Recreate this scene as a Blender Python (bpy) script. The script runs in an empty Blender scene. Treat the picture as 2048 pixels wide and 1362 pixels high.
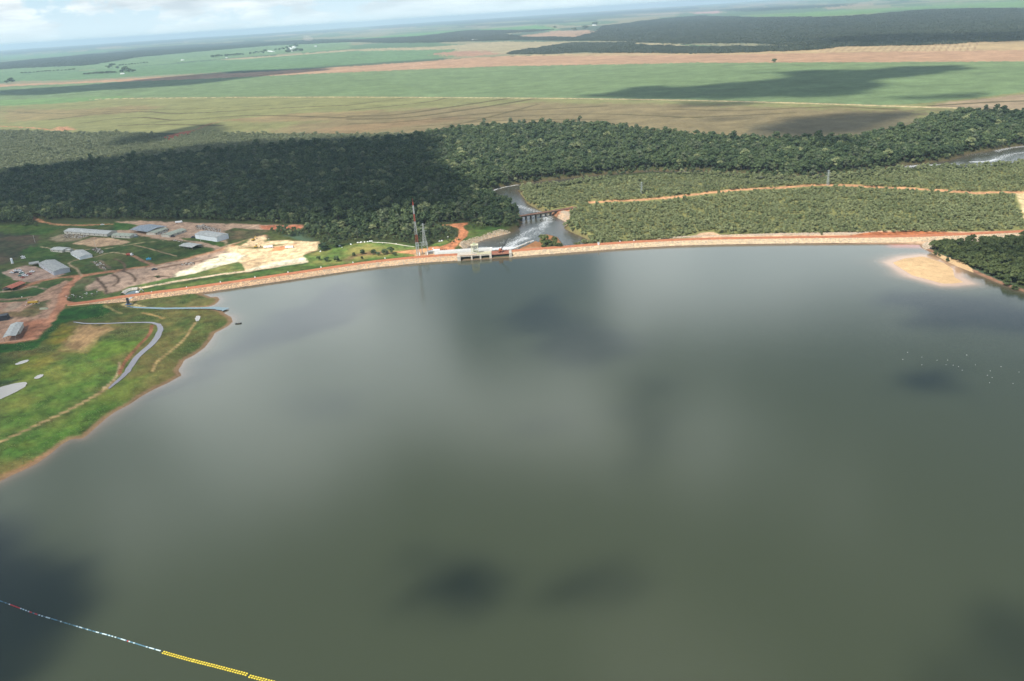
import bpy, math, random
import numpy as np
from mathutils import Vector, Matrix
random.seed(7); rng = np.random.default_rng(7)
SC = bpy.context.scene; COL = SC.collection; R = math.radians
# ------------------------------------------------------------------ camera
H = 220.0; F = 1593.0; PITCH = R(22.32); ROLL = R(3.70)
f_ = Vector((0, math.cos(PITCH), -math.sin(PITCH)))
r0 = Vector((1, 0, 0)); u0 = r0.cross(f_)
r_ = r0*math.cos(ROLL) - u0*math.sin(ROLL)
u_ = r0*math.sin(ROLL) + u0*math.cos(ROLL)
cam = bpy.data.cameras.new('camera'); co = bpy.data.objects.new('camera', cam); COL.objects.link(co)
co.matrix_world = Matrix(((r_.x, u_.x, -f_.x, 0), (r_.y, u_.y, -f_.y, 0), (r_.z, u_.z, -f_.z, H), (0, 0, 0, 1)))
cam.sensor_width = 36; cam.lens = F/2048*36; cam.clip_start = 1; cam.clip_end = 200000
SC.camera = co
# ------------------------------------------------------------------ sun, sky, exposure
SUN_EL = R(51); SUN_AZ = R(225)      # azimuth clockwise from +Y (north): behind the camera, to the left
sunv = Vector((math.sin(SUN_AZ)*math.cos(SUN_EL), math.cos(SUN_AZ)*math.cos(SUN_EL), math.sin(SUN_EL)))
sl = bpy.data.lights.new('sun', 'SUN'); sl.energy = 5.0; sl.angle = R(0.6); sl.color = (1, .95, .87)
so = bpy.data.objects.new('sun', sl); COL.objects.link(so); so.rotation_euler = sunv.to_track_quat('Z', 'Y').to_euler()
so.location = (0, 0, 900)
SC.view_settings.view_transform = 'Standard'; SC.view_settings.look = 'None'
SC.view_settings.exposure = 0.26; SC.view_settings.gamma = 1; SC.view_settings.use_curve_mapping = False
W = bpy.data.worlds.new('World'); SC.world = W; W.use_nodes = True
SEED = 18.2
def world():
    nt = W.node_tree; nt.nodes.clear(); N = nt.nodes.new; L = nt.links.new
    out = N('ShaderNodeOutputWorld'); bg = N('ShaderNodeBackground'); bg.inputs[1].default_value = 0.10
    sky = N('ShaderNodeTexSky'); sky.sky_type = 'NISHITA'; sky.sun_disc = False
    sky.sun_elevation = SUN_EL; sky.sun_rotation = SUN_AZ; sky.altitude = 700; sky.dust_density = .7; sky.ozone_density = 1.5
    tc = N('ShaderNodeTexCoord'); sep = N('ShaderNodeSeparateXYZ'); L(tc.outputs['Generated'], sep.inputs[0])
    def m(op, a, b=None, c=None, clamp=False):
        n = N('ShaderNodeMath'); n.operation = op; n.use_clamp = clamp
        for i, v in enumerate((a, b, c)):
            if v is None: continue
            if isinstance(v, (int, float)): n.inputs[i].default_value = v
            else: L(v, n.inputs[i])
        return n.outputs[0]
    z = m('ADD', m('MAXIMUM', sep.outputs[2], 0.0), 0.15)
    cmb = N('ShaderNodeCombineXYZ'); L(m('DIVIDE', sep.outputs[0], z), cmb.inputs[0]); L(m('DIVIDE', sep.outputs[1], z), cmb.inputs[1])
    cmb.inputs[2].default_value = SEED
    n1 = N('ShaderNodeTexNoise'); n1.inputs['Scale'].default_value = 1.15; n1.inputs['Detail'].default_value = 9; n1.inputs['Roughness'].default_value = .56
    n1.inputs['Distortion'].default_value = .25
    L(cmb.outputs[0], n1.inputs['Vector'])
    n2 = N('ShaderNodeTexNoise'); n2.inputs['Scale'].default_value = 2.6; n2.inputs['Detail'].default_value = 6; L(cmb.outputs[0], n2.inputs['Vector'])
    mr = N('ShaderNodeMapRange'); mr.interpolation_type = 'SMOOTHSTEP'; mr.inputs[1].default_value = .455; mr.inputs[2].default_value = .555
    # fewer clouds are seen overlapping towards the zenith
    th = N('ShaderNodeMapRange'); th.inputs[1].default_value = .27; th.inputs[2].default_value = .85; th.inputs[3].default_value = .045; th.inputs[4].default_value = -.22; L(sep.outputs[2], th.inputs[0])
    # low over the horizon the clouds are seen from the side, as separate heaps
    sv = N('ShaderNodeVectorMath'); sv.operation = 'MULTIPLY'; L(tc.outputs['Generated'], sv.inputs[0]); sv.inputs[1].default_value = (1, 1, 2.4)
    n0 = N('ShaderNodeTexNoise'); n0.inputs['Scale'].default_value = 11; n0.inputs['Detail'].default_value = 9; n0.inputs['Roughness'].default_value = .6; L(sv.outputs[0], n0.inputs['Vector'])
    lowf = N('ShaderNodeMapRange'); lowf.interpolation_type = 'SMOOTHSTEP'; lowf.inputs[1].default_value = .08; lowf.inputs[2].default_value = .24; L(sep.outputs[2], lowf.inputs[0])
    nm = N('ShaderNodeMix'); L(lowf.outputs[0], nm.inputs[0]); L(m('ADD', n0.outputs[0], .02), nm.inputs[2]); L(n1.outputs[0], nm.inputs[3])
    L(m('ADD', nm.outputs[0], th.outputs[0]), mr.inputs[0])
    cr = N('ShaderNodeMix'); cr.data_type = 'RGBA'
    mr2 = N('ShaderNodeMapRange'); mr2.inputs[1].default_value = .35; mr2.inputs[2].default_value = .65; L(n2.outputs[0], mr2.inputs[0])
    L(mr2.outputs[0], cr.inputs[0]); cr.inputs[6].default_value = (12.5, 14.2, 15.4, 1); cr.inputs[7].default_value = (22, 23.2, 23.4, 1)
    dm = N('ShaderNodeMapRange'); dm.inputs[1].default_value = .06; dm.inputs[2].default_value = .26; dm.inputs[3].default_value = .42; dm.inputs[4].default_value = 1; L(sep.outputs[2], dm.inputs[0])
    d2 = N('ShaderNodeMapRange'); d2.inputs[1].default_value = .48; d2.inputs[2].default_value = .74; d2.inputs[3].default_value = 1; d2.inputs[4].default_value = .22; L(sep.outputs[2], d2.inputs[0])   # overhead only the shaded bases are seen
    cs = N('ShaderNodeVectorMath'); cs.operation = 'SCALE'; L(cr.outputs[2], cs.inputs[0]); L(m('MULTIPLY', dm.outputs[0], d2.outputs[0]), cs.inputs[3])
    # air whitens the sky and the far clouds towards the horizon
    hz = N('ShaderNodeMapRange'); hz.interpolation_type = 'SMOOTHSTEP'; hz.inputs[1].default_value = 0.0; hz.inputs[2].default_value = .045
    hz.inputs[3].default_value = 1; hz.inputs[4].default_value = 0; L(sep.outputs[2], hz.inputs[0])
    hs = N('ShaderNodeMapRange'); hs.interpolation_type = 'SMOOTHSTEP'; hs.inputs[1].default_value = 0; hs.inputs[2].default_value = .22; hs.inputs[3].default_value = .85; hs.inputs[4].default_value = 0; L(sep.outputs[2], hs.inputs[0])
    sh = N('ShaderNodeMix'); sh.data_type = 'RGBA'; L(hs.outputs[0], sh.inputs[0]); L(sky.outputs[0], sh.inputs[6]); sh.inputs[7].default_value = (5.2, 7.2, 8.6, 1)
    mx = N('ShaderNodeMix'); mx.data_type = 'RGBA'; L(m('MULTIPLY', mr.outputs[0], .92), mx.inputs[0]); L(sh.outputs[2], mx.inputs[6]); L(cs.outputs[0], mx.inputs[7])
    mh = N('ShaderNodeMix'); mh.data_type = 'RGBA'; L(m('MULTIPLY', hz.outputs[0], .8), mh.inputs[0]); L(mx.outputs[2], mh.inputs[6]); mh.inputs[7].default_value = (6.6, 8.1, 8.7, 1)
    L(mh.outputs[2], bg.inputs[0]); L(bg.outputs[0], out.inputs[0])
world()
try:
    SC.cycles.use_denoising = True; SC.cycles.denoiser = 'OPENIMAGEDENOISE'; SC.cycles.denoising_prefilter = 'ACCURATE'
    SC.cycles.transparent_max_bounces = 16; SC.cycles.max_bounces = 6; SC.cycles.diffuse_bounces = 3; SC.cycles.volume_bounces = 1
except Exception: pass
# ------------------------------------------------------------------ map helpers: survey points read off the photograph, put on the ground
def G(px, py, z=0.0):
    d = f_*F + r_*(px-1024) - u_*(py-681)
    t = (z-H)/d.z
    return np.array((d.x*t, d.y*t))
def GP(pts, z=0.0): return np.array([G(x, y, z) for x, y in pts])
def Z(ox, oy, s, pts): return [(ox+x/s, oy+y/s) for x, y in pts]     # points read in an enlarged cut-out
def _h(ix, iy, s):
    n = (ix.astype(np.int64)*374761393 + iy.astype(np.int64)*668265263 + s*974634777) & 0xffffffff
    n = ((n ^ (n >> 13))*1274126177) & 0xffffffff
    return ((n ^ (n >> 16)) & 0xffff)/65535.0
def vn(x, y, s=0):
    xi = np.floor(x); yi = np.floor(y); fx = x-xi; fy = y-yi; fx = fx*fx*(3-2*fx); fy = fy*fy*(3-2*fy)
    a = _h(xi, yi, s); b = _h(xi+1, yi, s); c = _h(xi, yi+1, s); d = _h(xi+1, yi+1, s)
    return (a*(1-fx)+b*fx)*(1-fy)+(c*(1-fx)+d*fx)*fy
def fbm(x, y, s=0, o=4):
    r = 0; a = .5; t = 0
    for i in range(o):
        r = r+a*vn(x*2**i+17.3*i, y*2**i-9.1*i, s+i); t += a; a *= .5
    return r/t
def ss(a, b, x):
    t = np.clip((x-a)/(b-a), 0, 1); return t*t*(3-2*t)
def sd_poly(X, Y, P, margin=60.0):      # signed distance, positive inside
    out = np.full(X.shape, -1e6); m = margin
    k = (X > P[:, 0].min()-m) & (X < P[:, 0].max()+m) & (Y > P[:, 1].min()-m) & (Y < P[:, 1].max()+m)
    if not k.any(): return out
    x = X[k]; y = Y[k]; d2 = np.full(x.shape, 1e18); ins = np.zeros(x.shape, bool)
    for i in range(len(P)):
        ax, ay = P[i]; bx, by = P[(i+1) % len(P)]; ex, ey = bx-ax, by-ay; L2 = ex*ex+ey*ey+1e-9
        t = np.clip(((x-ax)*ex+(y-ay)*ey)/L2, 0, 1); dx = x-ax-t*ex; dy = y-ay-t*ey
        d2 = np.minimum(d2, dx*dx+dy*dy)
        if ay != by:
            c = ((ay > y) != (by > y)) & (x < (bx-ax)*(y-ay)/(by-ay)+ax); ins ^= c
    d = np.sqrt(d2); out[k] = np.where(ins, d, -d); return out
def sd_line(X, Y, P, margin=40.0):      # distance to a polyline
    out = np.full(X.shape, 1e6); m = margin
    k = (X > P[:, 0].min()-m) & (X < P[:, 0].max()+m) & (Y > P[:, 1].min()-m) & (Y < P[:, 1].max()+m)
    if not k.any(): return out
    x = X[k]; y = Y[k]; d2 = np.full(x.shape, 1e18)
    for i in range(len(P)-1):
        ax, ay = P[i]; bx, by = P[i+1]; ex, ey = bx-ax, by-ay; L2 = ex*ex+ey*ey+1e-9
        t = np.clip(((x-ax)*ex+(y-ay)*ey)/L2, 0, 1); dx = x-ax-t*ex; dy = y-ay-t*ey
        d2 = np.minimum(d2, dx*dx+dy*dy)
    out[k] = np.sqrt(d2); return out
def smooth(P, n=3, closed=False):
    P = np.array(P, float)
    for _ in range(n):
        if closed: Q = np.roll(P, -1, 0); a = P*.75+Q*.25; b = P*.25+Q*.75; P = np.stack((a, b), 1).reshape(-1, 2)
        else:
            a = P[:-1]*.75+P[1:]*.25; b = P[:-1]*.25+P[1:]*.75
            P = np.vstack((P[:1], np.stack((a, b), 1).reshape(-1, 2), P[-1:]))
    return P
def resample(P, step):
    P = np.array(P, float); L = np.r_[0, np.cumsum(np.hypot(*np.diff(P, axis=0).T))]
    n = max(2, int(L[-1]/step)+1); t = np.linspace(0, L[-1], n)
    return np.c_[np.interp(t, L, P[:, 0]), np.interp(t, L, P[:, 1])]
def lin(c): c = np.array(c, float)/255; return np.where(c <= .04045, c/12.92, ((c+.055)/1.055)**2.4)
def S(*c): return np.clip(lin(c)/1.45, 0, .8)        # ground colour from its look in full sun -> albedo
# ------------------------------------------------------------------ object helpers
def tag(o, label=None, cat=None, group=None, kind=None):
    if label: o['label'] = label
    if cat: o['category'] = cat
    if group: o['group'] = group
    if kind: o['kind'] = kind
    return o
def mesh_np(name, V, Fq, mats, col=None, smooth_=False, extra=None):
    me = bpy.data.meshes.new(name); V = np.asarray(V, np.float32); Fq = np.asarray(Fq, np.int32); k = Fq.shape[1]
    me.vertices.add(len(V)); me.vertices.foreach_set('co', V.ravel())
    me.loops.add(Fq.size); me.loops.foreach_set('vertex_index', Fq.ravel())
    me.polygons.add(len(Fq)); me.polygons.foreach_set('loop_start', np.arange(0, Fq.size, k, dtype=np.int32))
    if col is not None:
        a = me.color_attributes.new('Col', 'FLOAT_COLOR', 'POINT'); c = np.ones((len(V), 4), np.float32); c[:, :3] = col
        a.data.foreach_set('color', c.ravel())
    for n, v in (extra or {}).items():
        a = me.attributes.new(n, 'FLOAT', 'POINT'); a.data.foreach_set('value', np.asarray(v, np.float32))
    for m_ in mats: me.materials.append(m_)
    me.update(calc_edges=True)
    if smooth_: me.polygons.foreach_set('use_smooth', np.ones(len(Fq), bool))
    return me
def link(name, me, parent=None, **k):
    o = bpy.data.objects.new(name, me); COL.objects.link(o)
    if parent: o.parent = parent
    return tag(o, **k)
class MB:
    def __init__(s): s.v = []; s.f = []; s.m = []
    def add(s, v, f, mi=0):
        b = len(s.v); s.v += [tuple(p) for p in v]; s.f += [tuple(b+i for i in q) for q in f]; s.m += [mi]*len(f); return s
    def box(s, x0, x1, y0, y1, z0, z1, mi=0, taper=0):
        t = taper
        return s.add([(x0, y0, z0), (x1, y0, z0), (x1, y1, z0), (x0, y1, z0), (x0+t, y0+t, z1), (x1-t, y0+t, z1), (x1-t, y1-t, z1), (x0+t, y1-t, z1)],
                     [(0, 3, 2, 1), (4, 5, 6, 7), (0, 1, 5, 4), (1, 2, 6, 5), (2, 3, 7, 6), (3, 0, 4, 7)], mi)
    def bar(s, a, b, r, mi=0, n=4, r2=None):
        a = Vector(a); b = Vector(b); d = (b-a).normalized(); q = d.to_track_quat('Z', 'Y'); r2 = r if r2 is None else r2; v = []
        for p, rr in ((a, r), (b, r2)):
            for i in range(n): t = 2*math.pi*(i+.5)/n; v.append(p+q @ Vector((math.cos(t)*rr, math.sin(t)*rr, 0)))
        f = [(i, (i+1) % n, n+(i+1) % n, n+i) for i in range(n)]+[tuple(range(n))[::-1], tuple(range(n, 2*n))]
        return s.add(v, f, mi)
    def prism(s, pts, z0, z1, mi=0):
        n = len(pts); return s.add([(x, y, z0) for x, y in pts]+[(x, y, z1) for x, y in pts],
            [tuple(range(n))[::-1], tuple(range(n, 2*n))]+[(i, (i+1) % n, n+(i+1) % n, n+i) for i in range(n)], mi)
    def build(s, name, mats, parent=None, **k):
        me = bpy.data.meshes.new(name); me.from_pydata(s.v, [], s.f)
        for m_ in (mats if isinstance(mats, (list, tuple)) else [mats]): me.materials.append(m_)
        me.polygons.foreach_set('material_index', s.m); me.update()
        return link(name, me, parent, **k)
def thing(name, label, cat, loc=(0, 0, 0), rz=0.0, group=None):
    o = bpy.data.objects.new(name, None); COL.objects.link(o); o.location = loc; o.rotation_euler = (0, 0, rz); o.empty_display_size = 1
    return tag(o, label, cat, group)
def copy_tree(o, loc=None, rz=None, scale=None, label=None, parent=None):
    c = o.copy(); COL.objects.link(c)
    if parent: c.parent = parent
    if loc is not None: c.location = loc
    if rz is not None: c.rotation_euler = (0, 0, rz)
    if scale is not None: c.scale = scale
    if label: c['label'] = label
    for ch in list(o.children): copy_tree(ch, parent=c)
    return c
# ------------------------------------------------------------------ materials
def M(name, col, rough=.8, noise=None, amt=.25, metal=0, spec=.3, bump=0):
    m = bpy.data.materials.new(name); m.use_nodes = True; nt = m.node_tree; b = nt.nodes['Principled BSDF']
    b.inputs['Roughness'].default_value = rough; b.inputs['Metallic'].default_value = metal; b.inputs['Specular IOR Level'].default_value = spec
    N = nt.nodes.new; L = nt.links.new
    g = N('ShaderNodeNewGeometry'); n = N('ShaderNodeTexNoise'); n.inputs['Scale'].default_value = noise or .8; n.inputs['Detail'].default_value = 5
    L(g.outputs['Position'], n.inputs['Vector'])
    mr = N('ShaderNodeMapRange'); mr.inputs[1].default_value = .3; mr.inputs[2].default_value = .7; mr.inputs[3].default_value = 1-amt; mr.inputs[4].default_value = 1+amt*.6
    L(n.outputs[0], mr.inputs[0])
    mu = N('ShaderNodeVectorMath'); mu.operation = 'SCALE'; mu.inputs[0].default_value = col; L(mr.outputs[0], mu.inputs[3]); L(mu.outputs[0], b.inputs['Base Color'])
    if bump:
        bp = N('ShaderNodeBump'); bp.inputs['Distance'].default_value = bump; bp.inputs['Strength'].default_value = .7; L(n.outputs[0], bp.inputs['Height']); L(bp.outputs[0], b.inputs['Normal'])
    return m
def mat_ground():
    m = bpy.data.materials.new('ground_cover'); m.use_nodes = True; nt = m.node_tree; b = nt.nodes['Principled BSDF']; N = nt.nodes.new; L = nt.links.new
    b.inputs['Roughness'].default_value = .95; b.inputs['Specular IOR Level'].default_value = .1
    a = N('ShaderNodeAttribute'); a.attribute_name = 'Col'; g = N('ShaderNodeNewGeometry')
    prev = None
    for sc, lo, hi in ((.9, .80, 1.22), (.14, .84, 1.18), (.012, .88, 1.12)):
        n = N('ShaderNodeTexNoise'); n.inputs['Scale'].default_value = sc; n.inputs['Detail'].default_value = 4; n.inputs['Roughness'].default_value = .65; L(g.outputs['Position'], n.inputs['Vector'])
        mr = N('ShaderNodeMapRange'); mr.inputs[1].default_value = .3; mr.inputs[2].default_value = .7; mr.inputs[3].default_value = lo; mr.inputs[4].default_value = hi; L(n.outputs[0], mr.inputs[0])
        if prev is None: first = n; prev = mr.outputs[0]
        else:
            mm = N('ShaderNodeMath'); mm.operation = 'MULTIPLY'; L(prev, mm.inputs[0]); L(mr.outputs[0], mm.inputs[1]); prev = mm.outputs[0]
    mu = N('ShaderNodeVectorMath'); mu.operation = 'SCALE'; L(a.outputs['Color'], mu.inputs[0]); L(prev, mu.inputs[3]); L(mu.outputs[0], b.inputs['Base Color'])
    bp = N('ShaderNodeBump'); bp.inputs['Distance'].default_value = .35; bp.inputs['Strength'].default_value = .6; L(first.outputs[0], bp.inputs['Height']); L(bp.outputs[0], b.inputs['Normal'])
    return m
def mat_water(name, rough=.08, bump=.03, foam=False):
    m = bpy.data.materials.new(name); m.use_nodes = True; nt = m.node_tree; b = nt.nodes['Principled BSDF']; N = nt.nodes.new; L = nt.links.new
    b.inputs['IOR'].default_value = 1.37; b.inputs['Roughness'].default_value = rough
    a = N('ShaderNodeAttribute'); a.attribute_name = 'Col'; g = N('ShaderNodeNewGeometry')
    n = N('ShaderNodeTexNoise'); n.inputs['Scale'].default_value = .55; n.inputs['Detail'].default_value = 4; n.inputs['Roughness'].default_value = .6
    mp = N('ShaderNodeMapping'); mp.inputs['Scale'].default_value = (1, 1.8, 1); mp.inputs['Rotation'].default_value = (0, 0, .5); L(g.outputs['Position'], mp.inputs['Vector']); L(mp.outputs[0], n.inputs['Vector'])
    nb = N('ShaderNodeTexNoise'); nb.inputs['Scale'].default_value = 1.9; nb.inputs['Detail'].default_value = 2; L(mp.outputs[0], nb.inputs['Vector'])
    sm = N('ShaderNodeMath'); sm.operation = 'MULTIPLY_ADD'; L(nb.outputs[0], sm.inputs[0]); sm.inputs[1].default_value = .45; L(n.outputs[0], sm.inputs[2])
    bp = N('ShaderNodeBump'); bp.inputs['Distance'].default_value = bump; bp.inputs['Strength'].default_value = 1; L(sm.outputs[0], bp.inputs['Height']); L(bp.outputs[0], b.inputs['Normal'])
    if foam:
        fa = N('ShaderNodeAttribute'); fa.attribute_name = 'foam'
        n2 = N('ShaderNodeTexNoise'); n2.inputs['Scale'].default_value = .5; n2.inputs['Detail'].default_value = 7; n2.inputs['Roughness'].default_value = .7; L(mp.outputs[0], n2.inputs['Vector'])
        ad = N('ShaderNodeMath'); ad.operation = 'MULTIPLY_ADD'; L(n2.outputs[0], ad.inputs[0]); ad.inputs[1].default_value = 2.3; L(fa.outputs['Fac'], ad.inputs[2])
        mr = N('ShaderNodeMapRange'); mr.inputs[1].default_value = 1.70; mr.inputs[2].default_value = 2.0; L(ad.outputs[0], mr.inputs[0])
        mx = N('ShaderNodeMix'); mx.data_type = 'RGBA'; L(mr.outputs[0], mx.inputs[0]); L(a.outputs['Color'], mx.inputs[6]); mx.inputs[7].default_value = (.75, .78, .78, 1); L(mx.outputs[2], b.inputs['Base Color'])
        rr = N('ShaderNodeMapRange'); rr.inputs[3].default_value = rough; rr.inputs[4].default_value = .8; L(mr.outputs[0], rr.inputs[0]); L(rr.outputs[0], b.inputs['Roughness'])
    else:
        L(a.outputs['Color'], b.inputs['Base Color'])
        n3 = N('ShaderNodeTexNoise'); n3.inputs['Scale'].default_value = .006; n3.inputs['Detail'].default_value = 5; L(g.outputs['Position'], n3.inputs['Vector'])
        rr = N('ShaderNodeMapRange'); rr.inputs[1].default_value = .35; rr.inputs[2].default_value = .65; rr.inputs[3].default_value = rough*.6; rr.inputs[4].default_value = rough*1.7; L(n3.outputs[0], rr.inputs[0]); L(rr.outputs[0], b.inputs['Roughness'])
    return m
def mat_leaf(name, c1, c2, amt=.35):
    m = bpy.data.materials.new(name); m.use_nodes = True; nt = m.node_tree; b = nt.nodes['Principled BSDF']; N = nt.nodes.new; L = nt.links.new
    b.inputs['Roughness'].default_value = .7; b.inputs['Specular IOR Level'].default_value = .25
    oi = N('ShaderNodeObjectInfo'); g = N('ShaderNodeNewGeometry')
    n = N('ShaderNodeTexNoise'); n.inputs['Scale'].default_value = .02; n.inputs['Detail'].default_value = 3; L(g.outputs['Position'], n.inputs['Vector'])
    n2 = N('ShaderNodeTexNoise'); n2.inputs['Scale'].default_value = .45; n2.inputs['Detail'].default_value = 3; L(g.outputs['Position'], n2.inputs['Vector'])
    ad = N('ShaderNodeMath'); ad.operation = 'MULTIPLY_ADD'; L(oi.outputs['Random'], ad.inputs[0]); ad.inputs[1].default_value = .55; L(n.outputs[0], ad.inputs[2])
    mr0 = N('ShaderNodeMapRange'); mr0.inputs[1].default_value = .35; mr0.inputs[2].default_value = 1.2; L(ad.outputs[0], mr0.inputs[0])
    mx = N('ShaderNodeMix'); mx.data_type = 'RGBA'; L(mr0.outputs[0], mx.inputs[0]); mx.inputs[6].default_value = (*c1, 1); mx.inputs[7].default_value = (*c2, 1)
    mr = N('ShaderNodeMapRange'); mr.inputs[1].default_value = .3; mr.inputs[2].default_value = .7; mr.inputs[3].default_value = 1-amt; mr.inputs[4].default_value = 1+amt; L(n2.outputs[0], mr.inputs[0])
    mu = N('ShaderNodeVectorMath'); mu.operation = 'SCALE'; L(mx.outputs[2], mu.inputs[0]); L(mr.outputs[0], mu.inputs[3]); L(mu.outputs[0], b.inputs['Base Color'])
    tr = N('ShaderNodeBsdfTranslucent'); L(mu.outputs[0], tr.inputs[0]); ms = N('ShaderNodeMixShader'); ms.inputs[0].default_value = .22
    L(b.outputs[0], ms.inputs[1]); L(tr.outputs[0], ms.inputs[2]); L(ms.outputs[0], nt.nodes['Material Output'].inputs['Surface'])
    return m
MG = mat_ground(); MWL = mat_water('lake_water', .055, .035); MWR = mat_water('river_water', .12, .12, True)
# ------------------------------------------------------------------ the map
z5 = lambda *p: Z(0, 560, 3.404, p)      # left shore
z1 = lambda *p: Z(0, 400, 4.541, p)      # camp
z2 = lambda *p: Z(240, 420, 4.655, p)    # sand yard
z4 = lambda *p: Z(860, 360, 6.4, p)      # spillway and river
z7 = lambda *p: Z(1560, 260, 4.006, p)   # right bank
zA = lambda *p: Z(0, 0, 2.926, p); zB = lambda *p: Z(700, 0, 2.926, p); zC = lambda *p: Z(1348, 0, 2.926, p)
CREST_Z = 3.6
shoreL = [(-1500, 1500), (-700, 1290), (-250, 1070)]+z5((0, 1360), (70, 1325), (150, 1290), (240, 1245), (330, 1180), (400, 1120), (470, 1080), (520, 1072), (560, 1070), (600, 1035), (640, 1000), (720, 930), (780, 890), (860, 850), (950, 790), (1040, 740), (1130, 700), (1190, 665), (1220, 650), (1195, 620), (1215, 590), (1240, 545), (1310, 510), (1380, 460), (1430, 395), (1450, 360), (1500, 335), (1545, 310), (1570, 285), (1560, 255), (1520, 235), (1500, 215), (1465, 207), (1430, 200))
shoreL += [(410, 618), (397, 617), (380, 617.3)]
shoreL += Z(200, 560, 7.314, [(1300, 405), (1430, 398), (1560, 388), (1650, 360), (1700, 320), (1720, 285), (1690, 255), (1600, 262), (1540, 235), (1480, 222), (1440, 212), (1430, 195)])
water_dam = GP([(403, 586.5), (487, 571.5), (562, 561.5), (600, 556), (680, 543), (720, 538), (800, 529), (870, 522.5), (921, 520), (1022, 514), (1100, 508.5), (1180, 502.5), (1270, 496), (1400, 490), (1560, 487.5), (1700, 487), (1800, 487), (1842, 489)])
shoreR = z7((1150, 945), (1190, 965), (1240, 990), (1330, 1040), (1430, 1090), (1560, 1140), (1700, 1200), (1800, 1240), (1880, 1262), (1955, 1290))+[(2150, 612), (2400, 690), (3000, 900), (4500, 1300)]
LAKE = np.vstack((GP(shoreL), water_dam, GP(shoreR), [(1500, -200), (900, -900), (-900, -900), (-1200, 60)]))
sand_isle = GP(z7((850, 1060), (960, 1020), (1130, 1000), (1200, 1010), (1350, 1060), (1430, 1110), (1450, 1180), (1540, 1230), (1400, 1245), (1290, 1245), (1130, 1200), (1020, 1170), (940, 1120)))
RZ = -4.0
river_px = z4((480, 870), (520, 840), (700, 765), (1000, 690), (1110, 640), (1170, 600), (1180, 500), (1140, 400), (1090, 345), (900, 275), (790, 240), (700, 185), (850, 115), (1000, 80), (1110, 62))+[(1120, 358), (1230, 347), (1300, 342), (1400, 343), (1500, 350), (1570, 356), (1700, 349), (1810, 331), (1900, 321), (1940, 308), (2048, 291), (2250, 262), (2700, 225),
    (2700, 262), (2250, 303), (2048, 327), (1990, 334), (1940, 338), (1900, 338), (1810, 342), (1700, 356), (1570, 362), (1500, 357), (1400, 350), (1300, 348), (1230, 354), (1130, 372)]+z4((1110, 130), (1190, 230), (1230, 300), (1390, 390), (1560, 450), (1740, 545), (1700, 620), (1840, 690), (1960, 740), (2100, 830), (1450, 930), (1000, 930), (500, 930))
RIVER = GP(river_px, RZ)
river_isle = GP(z4((1060, 915), (1300, 800), (1350, 775), (1400, 790), (1430, 700), (1500, 690), (1620, 720), (1700, 830), (1720, 900), (1500, 930)), -3)
# crest of the dam (upstream edge), surveyed at crest height
crest_L = GP([(132, 606), (190, 601), (250, 595), (300, 588.5), (340, 583.5), (400, 575.5), (500, 561), (600, 546.5), (720, 528.5), (800, 519.5), (870, 513.5), (919, 511)], CREST_Z)
crest_R = GP([(1022, 504), (1100, 498), (1180, 492), (1270, 485.5), (1400, 479.5), (1560, 477), (1700, 475.5), (1800, 475), (1900, 472), (2048, 464.5), (2300, 452)], CREST_Z)
spill = np.array([crest_L[-1], crest_R[0]])
gallery = GP([(-700, 350), (-300, 345), (0, 352), (300, 322), (600, 293), (760, 287), (850, 275), (930, 262), (1000, 257), (1200, 255), (1350, 275), (1480, 284), (1620, 285), (1700, 282), (1800, 268), (1850, 240), (1900, 232), (2048, 232), (2600, 215), (2700, 240), (2250, 262), (2048, 288), (1940, 305), (1900, 318), (1810, 328), (1700, 345), (1570, 352), (1500, 347), (1400, 340), (1300, 339), (1230, 344), (1120, 355), (1030, 367), (990, 374), (969, 387), (982, 398), (1001, 403), (1030, 411), (1038, 422), (1044, 440), (1042, 452), (1025, 458), (990, 462), (945, 460), (935, 452), (938, 447), (900, 447), (880, 450), (905, 458), (918, 468), (912, 474), (880, 484), (862, 491), (840, 492), (800, 487), (750, 482), (700, 486), (660, 492), (630, 492), (640, 480), (560, 474), (535, 468), (560, 463), (606, 461), (610, 452), (498, 446), (340, 441), (220, 441), (120, 440), (40, 448), (0, 448), (-500, 470)])
pale_wood = GP([(-700, 275), (-300, 264), (0, 263), (150, 268), (300, 268), (330, 282), (380, 270), (440, 268), (560, 272), (700, 272), (850, 270), (880, 280), (760, 292), (600, 298), (300, 327), (0, 357), (-300, 352), (-700, 357)])
cerrado = GP([(1033, 380), (1046, 396), (1052, 407), (1077, 420), (1104, 424), (1149, 417), (1158, 425), (1140, 440), (1124, 457), (1147, 466), (1176, 480), (1190, 489), (1250, 486), (1330, 481), (1360, 476), (1400, 473), (1440, 470), (1550, 469), (1720, 468), (1900, 466), (1990, 463), (2048, 460), (2300, 452), (2700, 430), (2700, 266), (2250, 307), (2048, 331), (1990, 338), (1940, 342), (1900, 342), (1810, 346), (1700, 360), (1570, 365), (1500, 361), (1400, 355), (1300, 352), (1230, 358), (1130, 376)])
right_wood = GP([(1856, 498), (1880, 488), (1940, 484), (2000, 480), (2048, 474), (2300, 462), (2800, 440), (3300, 640), (3000, 870), (2400, 680), (2150, 606), (2048, 577), (2009, 565), (1984, 555), (1949, 540), (1917, 527), (1892, 515), (1870, 503)])
track = GP([(1185, 406), (1215, 404), (1260, 402), (1300, 399), (1360, 394), (1420, 386), (1480, 380), (1530, 378), (1600, 374), (1640, 371), (1700, 372), (1760, 376), (1800, 377), (1870, 381), (1950, 387), (2048, 386), (2300, 380)])
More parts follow.
